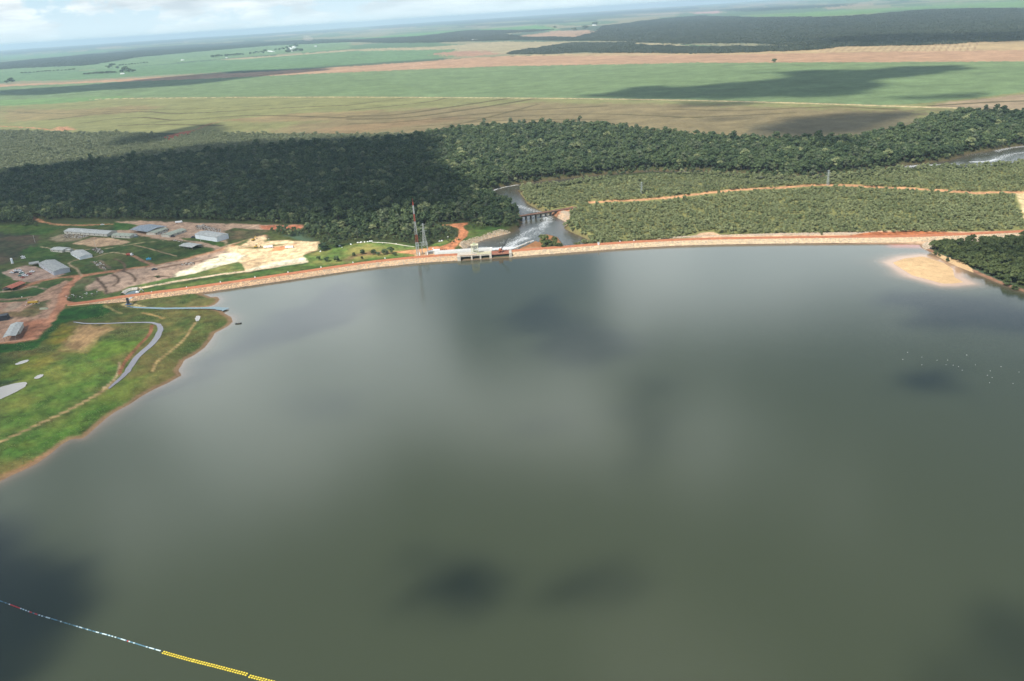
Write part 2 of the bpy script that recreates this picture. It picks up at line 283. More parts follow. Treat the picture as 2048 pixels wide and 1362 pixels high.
FB1 = GP([(-300, 152), (0, 140), (178, 131), (280, 115), (410, 103), (547, 90), (700, 84), (837, 87), (912, 85), (1028, 81), (1200, 82), (1420, 85), (1420, 82), (1158, 77), (1040, 77), (1000, 68), (1110, 60), (939, 63), (837, 74), (700, 79), (512, 82), (307, 95), (164, 108), (0, 128), (-300, 138)])
FR = GP([(1158, 77), (1195, 68), (1213, 53), (1315, 40), (1400, 33), (1519, 38), (1628, 37), (1734, 33), (1785, 27), (1861, 21), (1997, 18), (2048, 19), (2700, -5), (2700, 60), (2048, 82), (1861, 90), (1655, 94), (1519, 86), (1348, 87)])
FC = GP([(1021, 108), (1060, 101), (1110, 93), (1140, 88), (1250, 88), (1262, 93), (1400, 97), (1620, 96), (1655, 94), (1640, 99), (1500, 105), (1400, 107), (1161, 105), (1100, 108)])
FW = [GP(p) for p in ([(-200, 112), (0, 110), (300, 88), (520, 72), (700, 62), (700, 58), (300, 82), (0, 103), (-200, 108)], [(700, 52), (1000, 36), (1400, 14), (1400, 18), (1010, 44), (760, 58)], [(1400, 20), (1700, 8), (1700, 12), (1500, 24)])]
# layers: (class, kind, points px, colour, edge m, warp m, width m)
LY = []
def P_(cls, pts, col, edge=2, warp=2, z=0.8): LY.append((cls, 'p', GP(pts, z), col, edge, warp, 0))
def L_(cls, pts, w, col, edge=1, warp=1, z=0.8): LY.append((cls, 'l', smooth(GP(pts, z), 2), col, edge, warp, w))
green = S(119, 140, 95); olive = S(142, 142, 92); tan = S(196, 158, 124); redt = S(172, 118, 82)
# --- far farmland
P_('crop_field', zA((-300, 480), (0, 440), (700, 395), (1200, 350), (2048, 290), (2048, 240), (1600, 262), (1200, 302), (820, 338), (520, 382), (0, 398)), S(118, 146, 100), 12, 10)
P_('crop_field', [(-400, 166), (130, 161), (300, 152), (560, 139), (700, 129), (860, 118), (930, 112), (905, 100), (850, 98), (700, 104), (600, 108), (430, 120), (300, 130), (150, 142), (-400, 158)], S(110, 141, 96), 10, 10)
P_('plowed_field', [(430, 119), (560, 111), (700, 100), (870, 94), (1000, 84), (1210, 84), (1350, 88), (1400, 96), (1020, 108), (930, 112), (905, 99), (700, 103), (480, 119)], S(178, 164, 126), 10, 14)
P_('plowed_field', [(885, 104), (960, 101), (1010, 108), (930, 113), (860, 108)], S(180, 140, 112), 20, 20)
P_('plowed_field', zB((900, 225), (1000, 215), (1200, 180), (1380, 178), (1480, 200), (1340, 225), (1000, 232)), S(184, 152, 122), 20, 30)
P_('crop_field', zB((560, 180), (1080, 150), (1200, 165), (1250, 180), (1000, 180), (600, 205), (0, 240), (0, 228)), S(100, 150, 84), 20, 20)
P_('crop_field', zC((350, 95), (480, 90), (900, 62), (1150, 48), (2048, 0), (3000, -40), (3000, -20), (2048, 40), (1500, 48), (1280, 62), (1130, 80), (820, 100), (500, 98)), S(112, 150, 86), 30, 30)
P_('plowed_field', zC((860, 40), (1150, 20), (1150, 30), (900, 55)), S(170, 150, 120), 30, 30)
P_('plowed_field', zC((100, 72), (270, 65), (270, 78), (110, 82)), S(200, 160, 150), 30, 30)
P_('plowed_field', zA((-300, 392), (0, 372), (510, 352), (500, 362), (0, 385), (-300, 410)), S(178, 158, 120), 20, 20)
P_('crop_field', zA((0, 330), (520, 300), (900, 285), (480, 330), (0, 352)), S(100, 140, 90), 20, 20)
P_('forest_floor', [tuple(p) for p in [(0, 0)]]*3 if False else zB((620, 150), (1280, 122), (1450, 112), (1440, 120), (1000, 145), (640, 156)), S(60, 80, 60), 20, 20)
LY.append(('forest_floor', 'p', FB1, S(52, 66, 48), 20, 30, 0))
LY.append(('forest_floor', 'p', FR, S(52, 66, 48), 20, 60, 0))
LY.append(('forest_floor', 'p', FC, S(56, 70, 48), 10, 20, 0))
for q in FW: LY.append(('forest_floor', 'p', q, S(52, 68, 52), 30, 60, 0))
T1u = [(-500, 176), (-100, 173), (130, 165), (400, 150), (560, 142), (700, 133), (860, 122), (920, 117), (1020, 112), (1180, 107), (1350, 104), (1560, 98), (1700, 92), (1900, 85), (2048, 81), (2700, 60)]
T1l = [(-500, 181), (-100, 178), (130, 168), (400, 158), (560, 151), (640, 147), (700, 145), (860, 138), (1000, 133), (1200, 129.5), (1400, 126), (2048, 123), (2700, 120)]
P_('plowed_field', T1u+T1l[::-1], S(190, 152, 118), 6, 6)
P_('plowed_field', T1u[8:]+[(2700, 82), (2048, 100), (1700, 105), (1400, 110), (1180, 112)], S(192, 166, 122), 8, 8)
for i in range(46):
    t = i/45; x0 = 1655+t*300; L_('plowed_field', [(x0, 91.0-t*6+.4), (x0-22+14*t, 103.5-t*1.5)], 3.5, S(160, 130, 100) if i % 2 else S(205, 180, 140), 1.5, 0)
L_('dirt_road', [(640, 147), (860, 138.5), (1000, 133.5), (1400, 126.5), (2048, 123.5), (2700, 121)], 5, S(200, 175, 140), 4, 1)
L_('crop_field', [(895, 119), (1000, 113.5), (1100, 111), (1145, 109.5)], 9, S(90, 92, 62), 4, 2)
L_('dirt_road', [(820, 137), (836, 128), (860, 124)], 6, S(215, 180, 150), 4, 2)
G1l = [(-500, 222), (0, 212), (130, 206), (250, 196), (500, 193.5), (700, 193), (900, 195), (1140, 196), (1400, 200), (1600, 205), (1758, 210), (1826, 208), (1950, 195), (2048, 184), (2700, 150)]
P_('crop_field', T1l+G1l[::-1], green, 5, 4)
P_('crop_field', T1l[6:]+[(2700, 134), (2048, 134), (1400, 136), (1000, 141), (700, 150)], S(124, 144, 98), 14, 10)
P_('crop_field', [(-500, 205), (0, 200), (250, 192), (250, 197), (130, 206), (0, 212), (-500, 222)], S(120, 150, 92), 14, 10)
# olive stubble field before the forest
O = G1l+[(2700, 225), (2048, 235), (1850, 245), (1800, 275), (1500, 290), (1000, 270), (0, 280), (-500, 280)]
P_('stubble_field', O, olive, 5, 4)
P_('stubble_field', [(700, 228), (900, 214), (1100, 205), (1400, 208), (1700, 218), (1860, 222), (1840, 250), (1750, 285), (1400, 285), (1000, 275), (600, 275), (500, 262), (600, 250)], S(142, 128, 92), 40, 25)
P_('stubble_field', zA((0, 640), (500, 640), (800, 615), (950, 625), (850, 650), (400, 690), (0, 720)), S(150, 136, 94), 25, 12)
P_('stubble_field', zA((1300, 700), (1700, 665), (2300, 640), (2048, 700), (1500, 720)), S(150, 134, 94), 14, 10)
P_('stubble_field', [(620, 262), (700, 250), (900, 232), (940, 236), (800, 255), (700, 268)], S(152, 130, 94), 14, 12)
P_('stubble_field', [(1500, 250), (1650, 236), (1850, 222), (1835, 245), (1790, 270), (1620, 278), (1480, 275)], S(120, 112, 84), 20, 14)
P_('plowed_field', [(1850, 214), (1900, 204), (2048, 188), (2500, 175), (2500, 225), (2048, 219)], S(168, 148, 118), 10, 6)
dk = S(100, 92, 60)
for pts, w in ((zA((300, 700), (560, 668), (850, 650), (1000, 665), (1200, 660), (1500, 640), (1800, 625), (2048, 615)), 3.5), (zA((480, 720), (700, 690), (850, 685), (1000, 705), (1100, 700), (1300, 685), (1500, 672), (2048, 690)), 3),
               (zB((0, 680), (250, 676), (500, 640), (930, 575)), 4), (zB((0, 698), (300, 694), (600, 655), (1000, 592), (1080, 575)), 4), (zB((0, 725), (300, 715), (700, 670), (1100, 640), (1500, 620)), 2.5), (zB((0, 615), (300, 575)), 2.5), (zB((0, 645), (450, 600), (560, 575)), 2.5),
               (zA((700, 735), (900, 725), (1300, 735)), 2.5), (zA((0, 650), (400, 670), (700, 650)), 2), (zB((500, 700), (900, 685), (1400, 660), (2048, 690)), 2), (zB((400, 740), (900, 700), (1500, 700)), 2), (zC((0, 640), (400, 650), (900, 620), (1300, 640)), 2), (zC((0, 690), (300, 680), (700, 660)), 2), (zA((600, 640), (1200, 640), (1800, 600)), 2), (zC((1500, 620), (1800, 600), (2048, 590)), 3), (zB((560, 740), (760, 700), (1100, 610)), 2)):
    L_('stubble_field', pts, w*5, dk, 4, 1)
L_('dirt_road', [(-500, 190), (250, 197)] if False else [(180, 199), (250, 197), (500, 194.5), (700, 194), (1000, 195.5), (1300, 198.5), (1600, 206), (1850, 214.5), (2048, 219.5), (2500, 228)], 15, S(205, 185, 140), 3, 1)
L_('dirt_road', zA((-400, 720), (0, 738), (200, 748), (350, 765), (420, 758)), 8, S(198, 142, 108), 3, 2)
P_('dirt_road', zA((330, 742), (410, 738), (425, 760), (360, 768)), S(190, 142, 106), 5, 5)
P_('forest_floor', [(-800, 262), (0, 260), (150, 266), (400, 266), (800, 268), (1000, 254), (1200, 252), (1360, 270), (1500, 280), (1700, 278), (1795, 266), (1850, 236), (2048, 229), (2700, 214), (2800, 700), (2048, 578), (1842, 489), (1022, 500), (640, 500), (600, 462), (0, 450), (-800, 470)], S(72, 80, 46), 6, 6)
LY.append(('forest_floor', 'p', cerrado, S(146, 146, 90), 8, 8, 0))
LY.append(('forest_floor', 'p', pale_wood, S(122, 130, 82), 10, 10, 0))
P_('dirt_road', zA((960, 800), (1060, 770), (1130, 765), (1100, 785), (1020, 820), (975, 822)), S(190, 115, 80), 3, 4)
L_('dirt_road', zA((1130, 765), (1250, 715), (1400, 700)), 6, S(170, 125, 90), 5, 3)
LY.append(('dirt_road', 'l', track, S(226, 170, 124), 1.5, 2.5, 11))
P_('dirt_road', [(2034, 388), (2060, 384), (2070, 425), (2052, 445), (2046, 420), (2036, 400)], S(236, 212, 160), 2, 3)
# --- camp on the left bank
P_('grass', [(-900, 470), (0, 449), (40, 449), (128, 447), (220, 444), (498, 450), (606, 460), (560, 470), (640, 492), (700, 486), (750, 481), (860, 491), (905, 480), (925, 470), (940, 447), (960, 440), (1032, 458), (935, 500), (918, 516), (600, 560), (400, 590), (430, 616), (458, 640), (100, 960), (-800, 1500)], S(88, 106, 54), 3, 3)
P_('grass', z1((-900, 300), (0, 300), (350, 330), (330, 420), (200, 520), (0, 600), (-900, 700)), S(92, 88, 64), 4, 5)
P_('grass', z1((-500, 240), (0, 235), (300, 235), (560, 250), (500, 300), (300, 320), (0, 290), (-500, 320)), S(92, 116, 50), 4, 5)
P_('grass', z1((200, 480), (250, 420), (450, 430), (560, 470), (480, 540), (240, 545)), S(84, 112, 50), 3, 3)
L_('dirt_road', z1((-200, 60), (130, 105), (280, 150), (400, 210), (650, 230), (1000, 218), (1544, 205)), 5, S(190, 140, 100), 1.5, 2)
P_('dirt_yard', z2((-30, 105), (300, 100), (600, 112), (1200, 132), (1710, 140), (1712, 165), (1600, 192), (1300, 182), (1060, 165), (980, 200), (960, 240), (1000, 300), (980, 370), (900, 400), (820, 350), (690, 310), (540, 290), (420, 285), (280, 250), (100, 235), (-60, 225), (-60, 190), (60, 170)), S(190, 160, 134), 3, 4)
P_('dirt_yard', z2((1300, 140), (1715, 142), (1690, 180), (1580, 194), (1330, 180)), S(190, 120, 88), 3, 3)
P_('grass', z2((-60, 110), (60, 120), (180, 140), (90, 185), (-60, 180)), S(80, 118, 50), 2, 2)
P_('grass', z2((560, 262), (690, 255), (980, 300), (990, 325), (940, 345), (780, 300), (600, 285)), S(88, 120, 52), 2, 2)
P_('grass', z2((980, 190), (1350, 190), (1390, 270), (1150, 265), (1000, 280), (970, 250)), S(120, 114, 78), 4, 4)
P_('dirt_yard', z1((660, 395), (850, 335), (1000, 345), (1190, 380), (1100, 405), (860, 428), (760, 412)), S(204, 172, 136), 1.5, 1.5)
P_('dirt_yard', z1((440, 345), (620, 300), (830, 320), (700, 370), (500, 380)), S(160, 145, 115), 3, 3)
P_('dirt_yard', z1((20, 655), (240, 590), (480, 640), (600, 670), (470, 715), (340, 760), (210, 735), (120, 725)), S(176, 150, 132), 1.5, 1.5)
L_('dirt_road', z1((200, 790), (340, 740), (480, 715), (740, 690), (1000, 650), (1300, 612), (1544, 592), (1700, 560)), 9, S(186, 132, 98), 1.5, 1.5)
L_('dirt_road', z2((-20, 575), (200, 545), (420, 505), (640, 455), (800, 410), (900, 385), (1000, 340), (1150, 290), (1330, 240)), 9, S(192, 144, 108), 2, 2)
P_('dirt_yard', z1((770, 830), (800, 770), (900, 700), (1040, 665), (1200, 630), (1400, 600), (1700, 560), (1700, 700), (1540, 735), (1200, 790), (1060, 830), (960, 860), (880, 800)), S(186, 158, 134), 3, 3)
P_('dirt_yard', z2((-20, 575), (240, 540), (640, 455), (960, 375), (1180, 380), (1220, 400), (1100, 485), (700, 590), (500, 630), (300, 665), (-20, 740)), S(188, 160, 136), 3, 3)
P_('sand', z2((500, 600), (700, 520), (960, 400), (1180, 378), (1230, 400), (1130, 480), (930, 520), (700, 590), (520, 620)), S(255, 244, 206), 4, 3)
P_('sand', z2((980, 370), (1000, 320), (1130, 290), (1330, 235), (1360, 290), (1560, 285), (1850, 300), (1840, 370), (1700, 425), (1750, 485), (1170, 578), (1110, 485), (1160, 430), (1060, 390)), S(248, 216, 168), 3, 3)
P_('sand', z2((1170, 570), (1120, 490), (1300, 440), (1500, 470), (1680, 430), (1740, 480)), S(240, 206, 160), 4, 4)
P_('sand', z2((1390, 500), (1730, 440), (1755, 485), (1180, 578), (1180, 560)), S(255, 246, 210), 3, 2)
P_('dirt_yard', z2((1370, 390), (1430, 350), (1640, 315), (1500, 380)), S(226, 152, 104), 3, 3)
P_('dirt_yard', z2((1000, 330), (1130, 292), (1160, 310), (1060, 345)), S(214, 150, 108), 3, 3)
P_('grass', z2((1100, 355), (1230, 360), (1380, 355), (1530, 320), (1430, 318), (1410, 345), (1200, 345)), S(140, 140, 84), 2, 2)
P_('grass', z2((1050, 330), (1180, 270), (1215, 275), (1120, 335)), S(140, 146, 88), 2, 2)
P_('grass', z2((300, 668), (520, 622), (700, 590), (930, 520), (1105, 485), (1140, 500), (1172, 575), (900, 610), (500, 672), (200, 722), (20, 745), (100, 710)), S(132, 146, 80), 1.5, 1.5)
L_('sand', z2((60, 745), (200, 722), (500, 668), (800, 620), (1170, 572), (1500, 520), (1750, 475)), 5, S(232, 204, 170), 1, 1)
L_('grass', z2((150, 770), (400, 728), (700, 680), (1000, 640), (1300, 590), (1600, 540), (1850, 500), (2048, 490)), 11, S(104, 124, 60), 1.5, 1)
P_('grass', [(240, 597), (300, 583), (500, 556), (600, 541), (720, 524), (800, 514), (860, 508), (860, 500), (800, 505), (720, 508), (640, 530), (480, 552), (300, 578)], S(108, 128, 64), 2, 2)
# grassy slope between sand and towers
zD = lambda *p: Z(600, 380, 6.81, p)
P_('grass', zD((60, 885), (260, 840), (500, 780), (900, 710), (1200, 715), (1550, 760), (1600, 800), (1300, 835), (1450, 855), (1600, 890), (1500, 905), (900, 945), (600, 1000), (0, 1040), (130, 985)), S(146, 156, 82), 2, 2)
P_('grass', zD((560, 960), (700, 880), (950, 830), (1200, 830), (1300, 850), (1000, 880), (800, 900), (640, 990)), S(142, 128, 82), 4, 3)
P_('dirt_road', zD((1290, 842), (1600, 808), (1900, 790), (2048, 740), (2048, 900), (1900, 895), (1800, 870), (1600, 880), (1440, 860)), S(232, 168, 118), 1.5, 1.5)
P_('dirt_yard', zD((1560, 850), (2048, 800), (2048, 900), (1560, 905)), S(222, 178, 134), 1.5, 1.5)
P_('dirt_road', z4((-20, 860), (150, 850), (260, 800), (360, 700), (385, 640), (340, 605), (250, 590), (280, 560), (490, 540), (480, 560), (430, 590), (440, 620), (500, 660), (480, 720), (400, 790), (340, 850), (320, 900), (-20, 920)), S(208, 138, 96), 1.2, 1.5)
L_('dirt_road', z4((0, 585), (120, 580), (260, 570)), 4, S(190, 140, 100), 1.5, 1)
P_('grass', z4((320, 890), (400, 790), (480, 730), (500, 670), (480, 640), (800, 640), (900, 635), (560, 740), (380, 830)), S(116, 134, 70), 1.2, 1)
P_('grass', z4((0, 850), (100, 790), (250, 760), (340, 740), (260, 800), (150, 850)), S(128, 148, 76), 1.2, 1)
P_('rock_bank', z4((375, 835), (400, 800), (560, 740), (700, 695), (900, 640), (1110, 615), (1105, 640), (1000, 690), (760, 760), (560, 820), (500, 870), (420, 870)), S(226, 190, 150), 1, 1)
P_('rock_bank', z4((1590, 450), (1700, 400), (1850, 350), (1860, 370), (1760, 410), (1790, 470), (1780, 540), (1740, 545), (1640, 480)), S(236, 196, 156), 1, 1)
P_('dirt_road', z4((1400, 410), (1700, 370), (1830, 340), (1860, 360), (1740, 410), (1600, 430)), S(206, 140, 104), 1, 1)
LY.append(('sand', 'p', river_isle, S(206, 138, 84), 1, 1, 0))
P_('dirt_yard', [(1020, 506), (1022, 496), (1060, 488), (1100, 488), (1180, 486), (1260, 484), (1330, 480), (1380, 474), (1400, 466), (1425, 464), (1440, 470), (1550, 467), (1720, 464), (1800, 461), (1900, 463), (2048, 462), (2300, 450), (2300, 462), (2048, 472), (1900, 480), (1850, 490), (1560, 480)], S(228, 190, 152), 1.5, 2.5)
P_('dirt_road', [(1700, 471), (1735, 465), (1840, 462), (1940, 466), (2048, 462), (2300, 450), (2300, 458), (2048, 470), (1850, 476), (1700, 476)], S(196, 122, 80), 1.5, 2)
P_('rock_bank', [(1843, 491), (1850, 484), (1900, 479), (1990, 476), (2040, 470), (2030, 478), (1940, 487), (1880, 492), (1850, 498)], S(238, 220, 190), 1.5, 2.5)
L_('dirt_road', [(1848, 495), (1870, 506), (1892, 518), (1917, 531), (1949, 544), (1984, 559), (2009, 569), (2048, 582), (2150, 611)], 3.5, S(190, 136, 110), 1.5, 2, 0)
# lower left: dirt yard and marsh
P_('dirt_yard', z1((-600, 950), (0, 925), (230, 915), (400, 830), (500, 760), (580, 720), (650, 740), (600, 830), (610, 900), (570, 950), (530, 1060), (470, 1130), (330, 1265), (0, 1320), (-600, 1420)), S(184, 148, 122), 2, 3)
P_('dirt_yard', z1((30, 1000), (90, 940), (215, 925), (170, 975), (60, 1010)), S(186, 162, 136), 1.5, 2)
P_('grass', z1((0, 1020), (200, 1010), (350, 920), (450, 900), (400, 1000), (300, 1060), (80, 1060)), S(138, 124, 82), 4, 4)
P_('dirt_yard', z1((200, 1100), (420, 1080), (500, 1130), (330, 1250), (180, 1280)), S(180, 124, 94), 6, 6)
P_('grass', z1((-500, 850), (0, 845), (200, 850), (330, 785), (440, 800), (300, 880), (120, 895), (0, 900), (-500, 920)), S(70, 104, 50), 1.5, 1.5)
L_('dirt_yard', z1((-300, 915), (0, 905), (200, 890), (400, 860), (520, 800)), 4, S(170, 138, 110), 1.5, 2)
L_('dirt_road', z1((-300, 860), (0, 832), (170, 822), (310, 775), (410, 808)), 3.5, S(178, 155, 130), 1, 1)
P_('grass', z1((340, 790), (360, 740), (560, 705), (640, 712), (500, 770), (400, 805)), S(80, 106, 52), 2, 2)
P_('grass', z1((640, 760), (700, 710), (860, 700), (870, 740), (760, 790), (700, 800)), S(118, 124, 80), 3, 3)
P_('grass', z1((700, 880), (760, 830), (950, 820), (960, 850), (1100, 840), (1150, 860), (900, 905), (700, 920)), S(84, 112, 56), 3, 3)
L_('dirt_road', z1((740, 690), (640, 760), (580, 840), (560, 930), (520, 1020), (470, 1110), (390, 1200), (310, 1265), (160, 1300), (-20, 1315), (-600, 1440)), 9, S(192, 136, 104), 1.5, 2)
L_('dirt_road', z1((560, 920), (680, 945), (900, 920), (1180, 885)), 7, S(196, 138, 104), 1, 1)
L_('dirt_road', z1((740, 690), (700, 620), (600, 575), (680, 545), (850, 520), (900, 505), (1000, 470), (1160, 492)), 2.5, S(176, 156, 122), 1, 1)
L_('dirt_road', z1((900, 445), (1050, 430), (1250, 390), (1480, 370)), 2, S(176, 164, 120), .8, .6)
L_('dirt_road', z1((1160, 492), (1250, 530), (1330, 570), (1420, 600)), 4, S(174, 132, 104), 1.5, 1.5)
L_('dirt_road', z1((1230, 410), (1350, 440), (1480, 475), (1600, 510)), 2, S(176, 150, 116), .8, .8)
L_('dirt_road', z1((370, 425), (440, 432), (560, 470), (620, 450)), 2, S(176, 156, 122), .8, .8)
L_('dirt_road', z1((620, 440), (720, 455), (850, 445), (900, 445)), 2, S(176, 156, 122), .8, .8)
for q in (((870, 700), (930, 760), (965, 800), (970, 850)), ((1030, 675), (1080, 700), (1080, 740), (1040, 780)), ((1100, 640), (1190, 670), (1235, 710), (1235, 740)), ((1040, 530), (1100, 560), (1140, 600), (1120, 640)), ((1350, 700), (1450, 690), (1540, 700))):
    L_('dirt_yard', z1(*q), 2.6, S(104, 84, 66), 1.2, 1)
for q in (((900, 545), (960, 590), (1000, 620)), ((830, 560), (900, 590), (960, 640))):
    L_('dirt_yard', z1(*q), 3.6, S(128, 112, 90), 1.5, 1.5)
L_('dirt_yard', z2((360, 540), (600, 500), (900, 440)), 3.5, S(140, 108, 84), 1, 1)
# marsh
mg = S(104, 109, 57)
P_('marsh_grass', [(-900, 720)]+z1((0, 1320), (330, 1265), (480, 1130), (560, 1000), (600, 960), (700, 950), (1150, 905))+[(300, 592), (400, 585), (450, 598), (450, 616), (480, 632), (465, 668), (385, 745), (225, 850), (50, 965), (-900, 1560)], mg, 2, 2, .8)
P_('marsh_grass', z1((570, 985), (960, 935), (1020, 1010), (900, 1060), (640, 1100), (560, 1140), (420, 1260), (300, 1362), (-300, 1420), (-300, 1340), (320, 1280), (470, 1150)), S(52, 100, 40), 2, 3)
P_('marsh_grass', z5((470, 420), (650, 410), (1000, 400), (900, 480), (700, 560), (500, 520), (330, 440)) , S(92, 126, 46), 8, 5)
P_('marsh_grass', z5((320, 400), (420, 300), (540, 310), (480, 400), (360, 450)), S(128, 130, 48), 4, 4)
P_('dirt_yard', z5((480, 400), (540, 300), (820, 310), (700, 380), (560, 490), (420, 480)), S(162, 132, 92), 7, 6)
P_('marsh_grass', z5((0, 640), (250, 560), (800, 560), (820, 640), (650, 750), (400, 900), (0, 1100)), S(114, 134, 58), 8, 5)
P_('marsh_grass', z5((0, 580), (250, 500), (400, 540), (200, 660), (0, 700)), S(120, 128, 52), 8, 6)
P_('marsh_grass', z5((-200, 700), (60, 690), (160, 670), (60, 720), (-200, 740)), S(70, 84, 50), 2, 3)
P_('marsh_grass', z5((0, 1120), (400, 960), (700, 780), (860, 680), (1000, 650), (900, 800), (600, 1000), (400, 1120), (0, 1260)), S(100, 126, 52), 8, 4)
P_('marsh_grass', z5((900, 130), (1160, 90), (1380, 100), (1480, 130), (1440, 170), (1200, 182), (930, 175)), S(104, 112, 62), 2, 2)
P_('dirt_yard', z5((820, 165), (880, 150), (1000, 180), (980, 192), (880, 190)), S(176, 158, 110), 1, 1.5)
L_('dirt_yard', z5((720, 170), (770, 205), (830, 228)), 3, S(156, 146, 92), 1.5, 1.5)
L_('dirt_yard', z5((980, 225), (1060, 240), (1120, 262)), 3, S(160, 134, 84), 1.5, 1.5)
L_('dirt_road', z5((-300, 1190), (0, 1105), (200, 1010), (350, 940), (520, 860), (680, 770), (780, 690)), 2.8, S(160, 136, 96), 1, .5)
L_('dirt_road', z5((700, 740), (780, 680), (810, 620), (810, 560)), 1.8, S(168, 148, 112), .8, .7)
L_('dirt_yard', z5((1330, 290), (1300, 330), (1260, 400), (1180, 470), (1070, 550), (1040, 620)), 2.2, S(164, 140, 94), 1, .8)
L_('dirt_yard', z5((1035, 305), (1025, 370), (940, 450), (860, 540), (825, 600), (815, 640)), 2.8, S(140, 92, 66), .6, .6)
L_('dirt_yard', z5((0, 1330), (120, 1290), (280, 1200), (350, 1160)), 3, S(160, 120, 80), 2, 1.5)
CLS = []
def shore_sd(X, Y): return sd_poly(X, Y, LAKE, 4000)
def classify(X, Y):
    n = X.size; D = np.hypot(X, Y)
    w1 = (fbm(X/9, Y/9, 11, 3)-.5)*2; w2 = (fbm(X/9, Y/9, 12, 3)-.5)*2
    w3 = (fbm(X/60, Y/60, 13, 3)-.5)*2; w4 = (fbm(X/60, Y/60, 14, 3)-.5)*2
    # patchwork base of distant farmland
    pal = np.array([S(112, 140, 96), S(128, 146, 100), S(96, 124, 88), S(150, 146, 112), S(84, 104, 80), S(170, 150, 122)])
    u = vn(X/900+3*vn(X/4000, Y/4000, 5), Y/2600, 21)*.6+vn(X/2200, Y/5200, 22)*.5
    idx = np.clip((u*6.5).astype(int), 0, 5); C = pal[idx].copy()
    K = np.zeros(n, int); names = ['plain']
    for cls, kind, P, col, edge, warp, w in LY:
        if cls not in names: names.append(cls)
        ci = names.index(cls); sc = np.clip(D/900, .5, 12)
        wx = X+warp*(w1*1.2+w3*.8)*np.clip(sc, .6, 4); wy = Y+warp*(w2*1.2+w4*.8)*np.clip(sc, .6, 4)
        if kind == 'p': s = sd_poly(wx, wy, P, 80+edge*3)
        else: s = w/2-sd_line(wx, wy, P, 40+w+edge*3)
        a = ss(-edge, edge, s); k = a > 0
        if not k.any(): continue
        C[k] = C[k]*(1-a[k, None])+col*a[k, None]; K[s > 0] = ci
    gs = np.isin(K, [names.index(q) for q in ('marsh_grass', 'grass')]); x = X[gs]; y = Y[gs]
    a = fbm(x/5, y/5, 61, 4)-.5; b = fbm(x/22, y/22, 65, 3)-.5; c = fbm(x/2.2, y/4, 69, 3)-.5
    f = 1+1.0*a+.7*b+.7*c; C[gs] = C[gs]*.74*np.clip(f, .35, 1.9)[:, None]; hue = np.clip(2.2*b+1.2*(fbm(x/9, y/9, 72, 3)-.5), -.5, .5)[:, None]
    C[gs] = C[gs]*(1+hue*np.array((.55, .02, .25)))
    ds = np.isin(K, [names.index(q) for q in ('dirt_yard', 'sand', 'rock_bank', 'dirt_road')]); x = X[ds]; y = Y[ds]
    C[ds] = C[ds]*np.clip(1+1.0*(fbm(x/7, y/7, 81, 4)-.5)+.9*(fbm(x/1.8, y/5, 85, 3)-.5), .5, 1.35)[:, None]
    fs = np.isin(K, [names.index(q) for q in ('crop_field', 'stubble_field', 'plowed_field')]); x = X[fs]; y = Y[fs]
    C[fs] = C[fs]*np.clip(1+.35*(fbm(x/160, y/60, 87, 4)-.5)+.5*(fbm(x/26, y/26, 88, 3)-.5), .6, 1.4)[:, None]
    return C, K, names
def height(X, Y):
    sl_ = shore_sd(X, Y); z = np.clip(.8-(sl_+9)*.075, -3.0, .8)
    sr = sd_poly(X, Y, RIVER, 60); k = sr > -9
    z = np.where(k, np.minimum(z, np.clip(-4-(sr+1)*.8, -6.5, .8)), z)
    si = sd_poly(X, Y, river_isle, 30); z = np.where(si > -4, np.maximum(z, np.clip(-3.6+si*.4, -5, -2.6)), z)
    s2 = sd_poly(X, Y, sand_isle, 60); z = np.where(s2 > -8, np.maximum(z, np.clip(-.03+(s2-3)*.02, -.4, .16)), z)
    D = np.hypot(X, Y)          # gentle far relief, nothing near the lake
    z = z+np.where(D > 2600, ss(2600, 9000, D)*(fbm(X/2600, Y/2600, 31, 3)-.45)*34, 0)
    return z, sl_, sr
def hz(x, y): return float(height(np.array([x]), np.array([y]))[0][0])
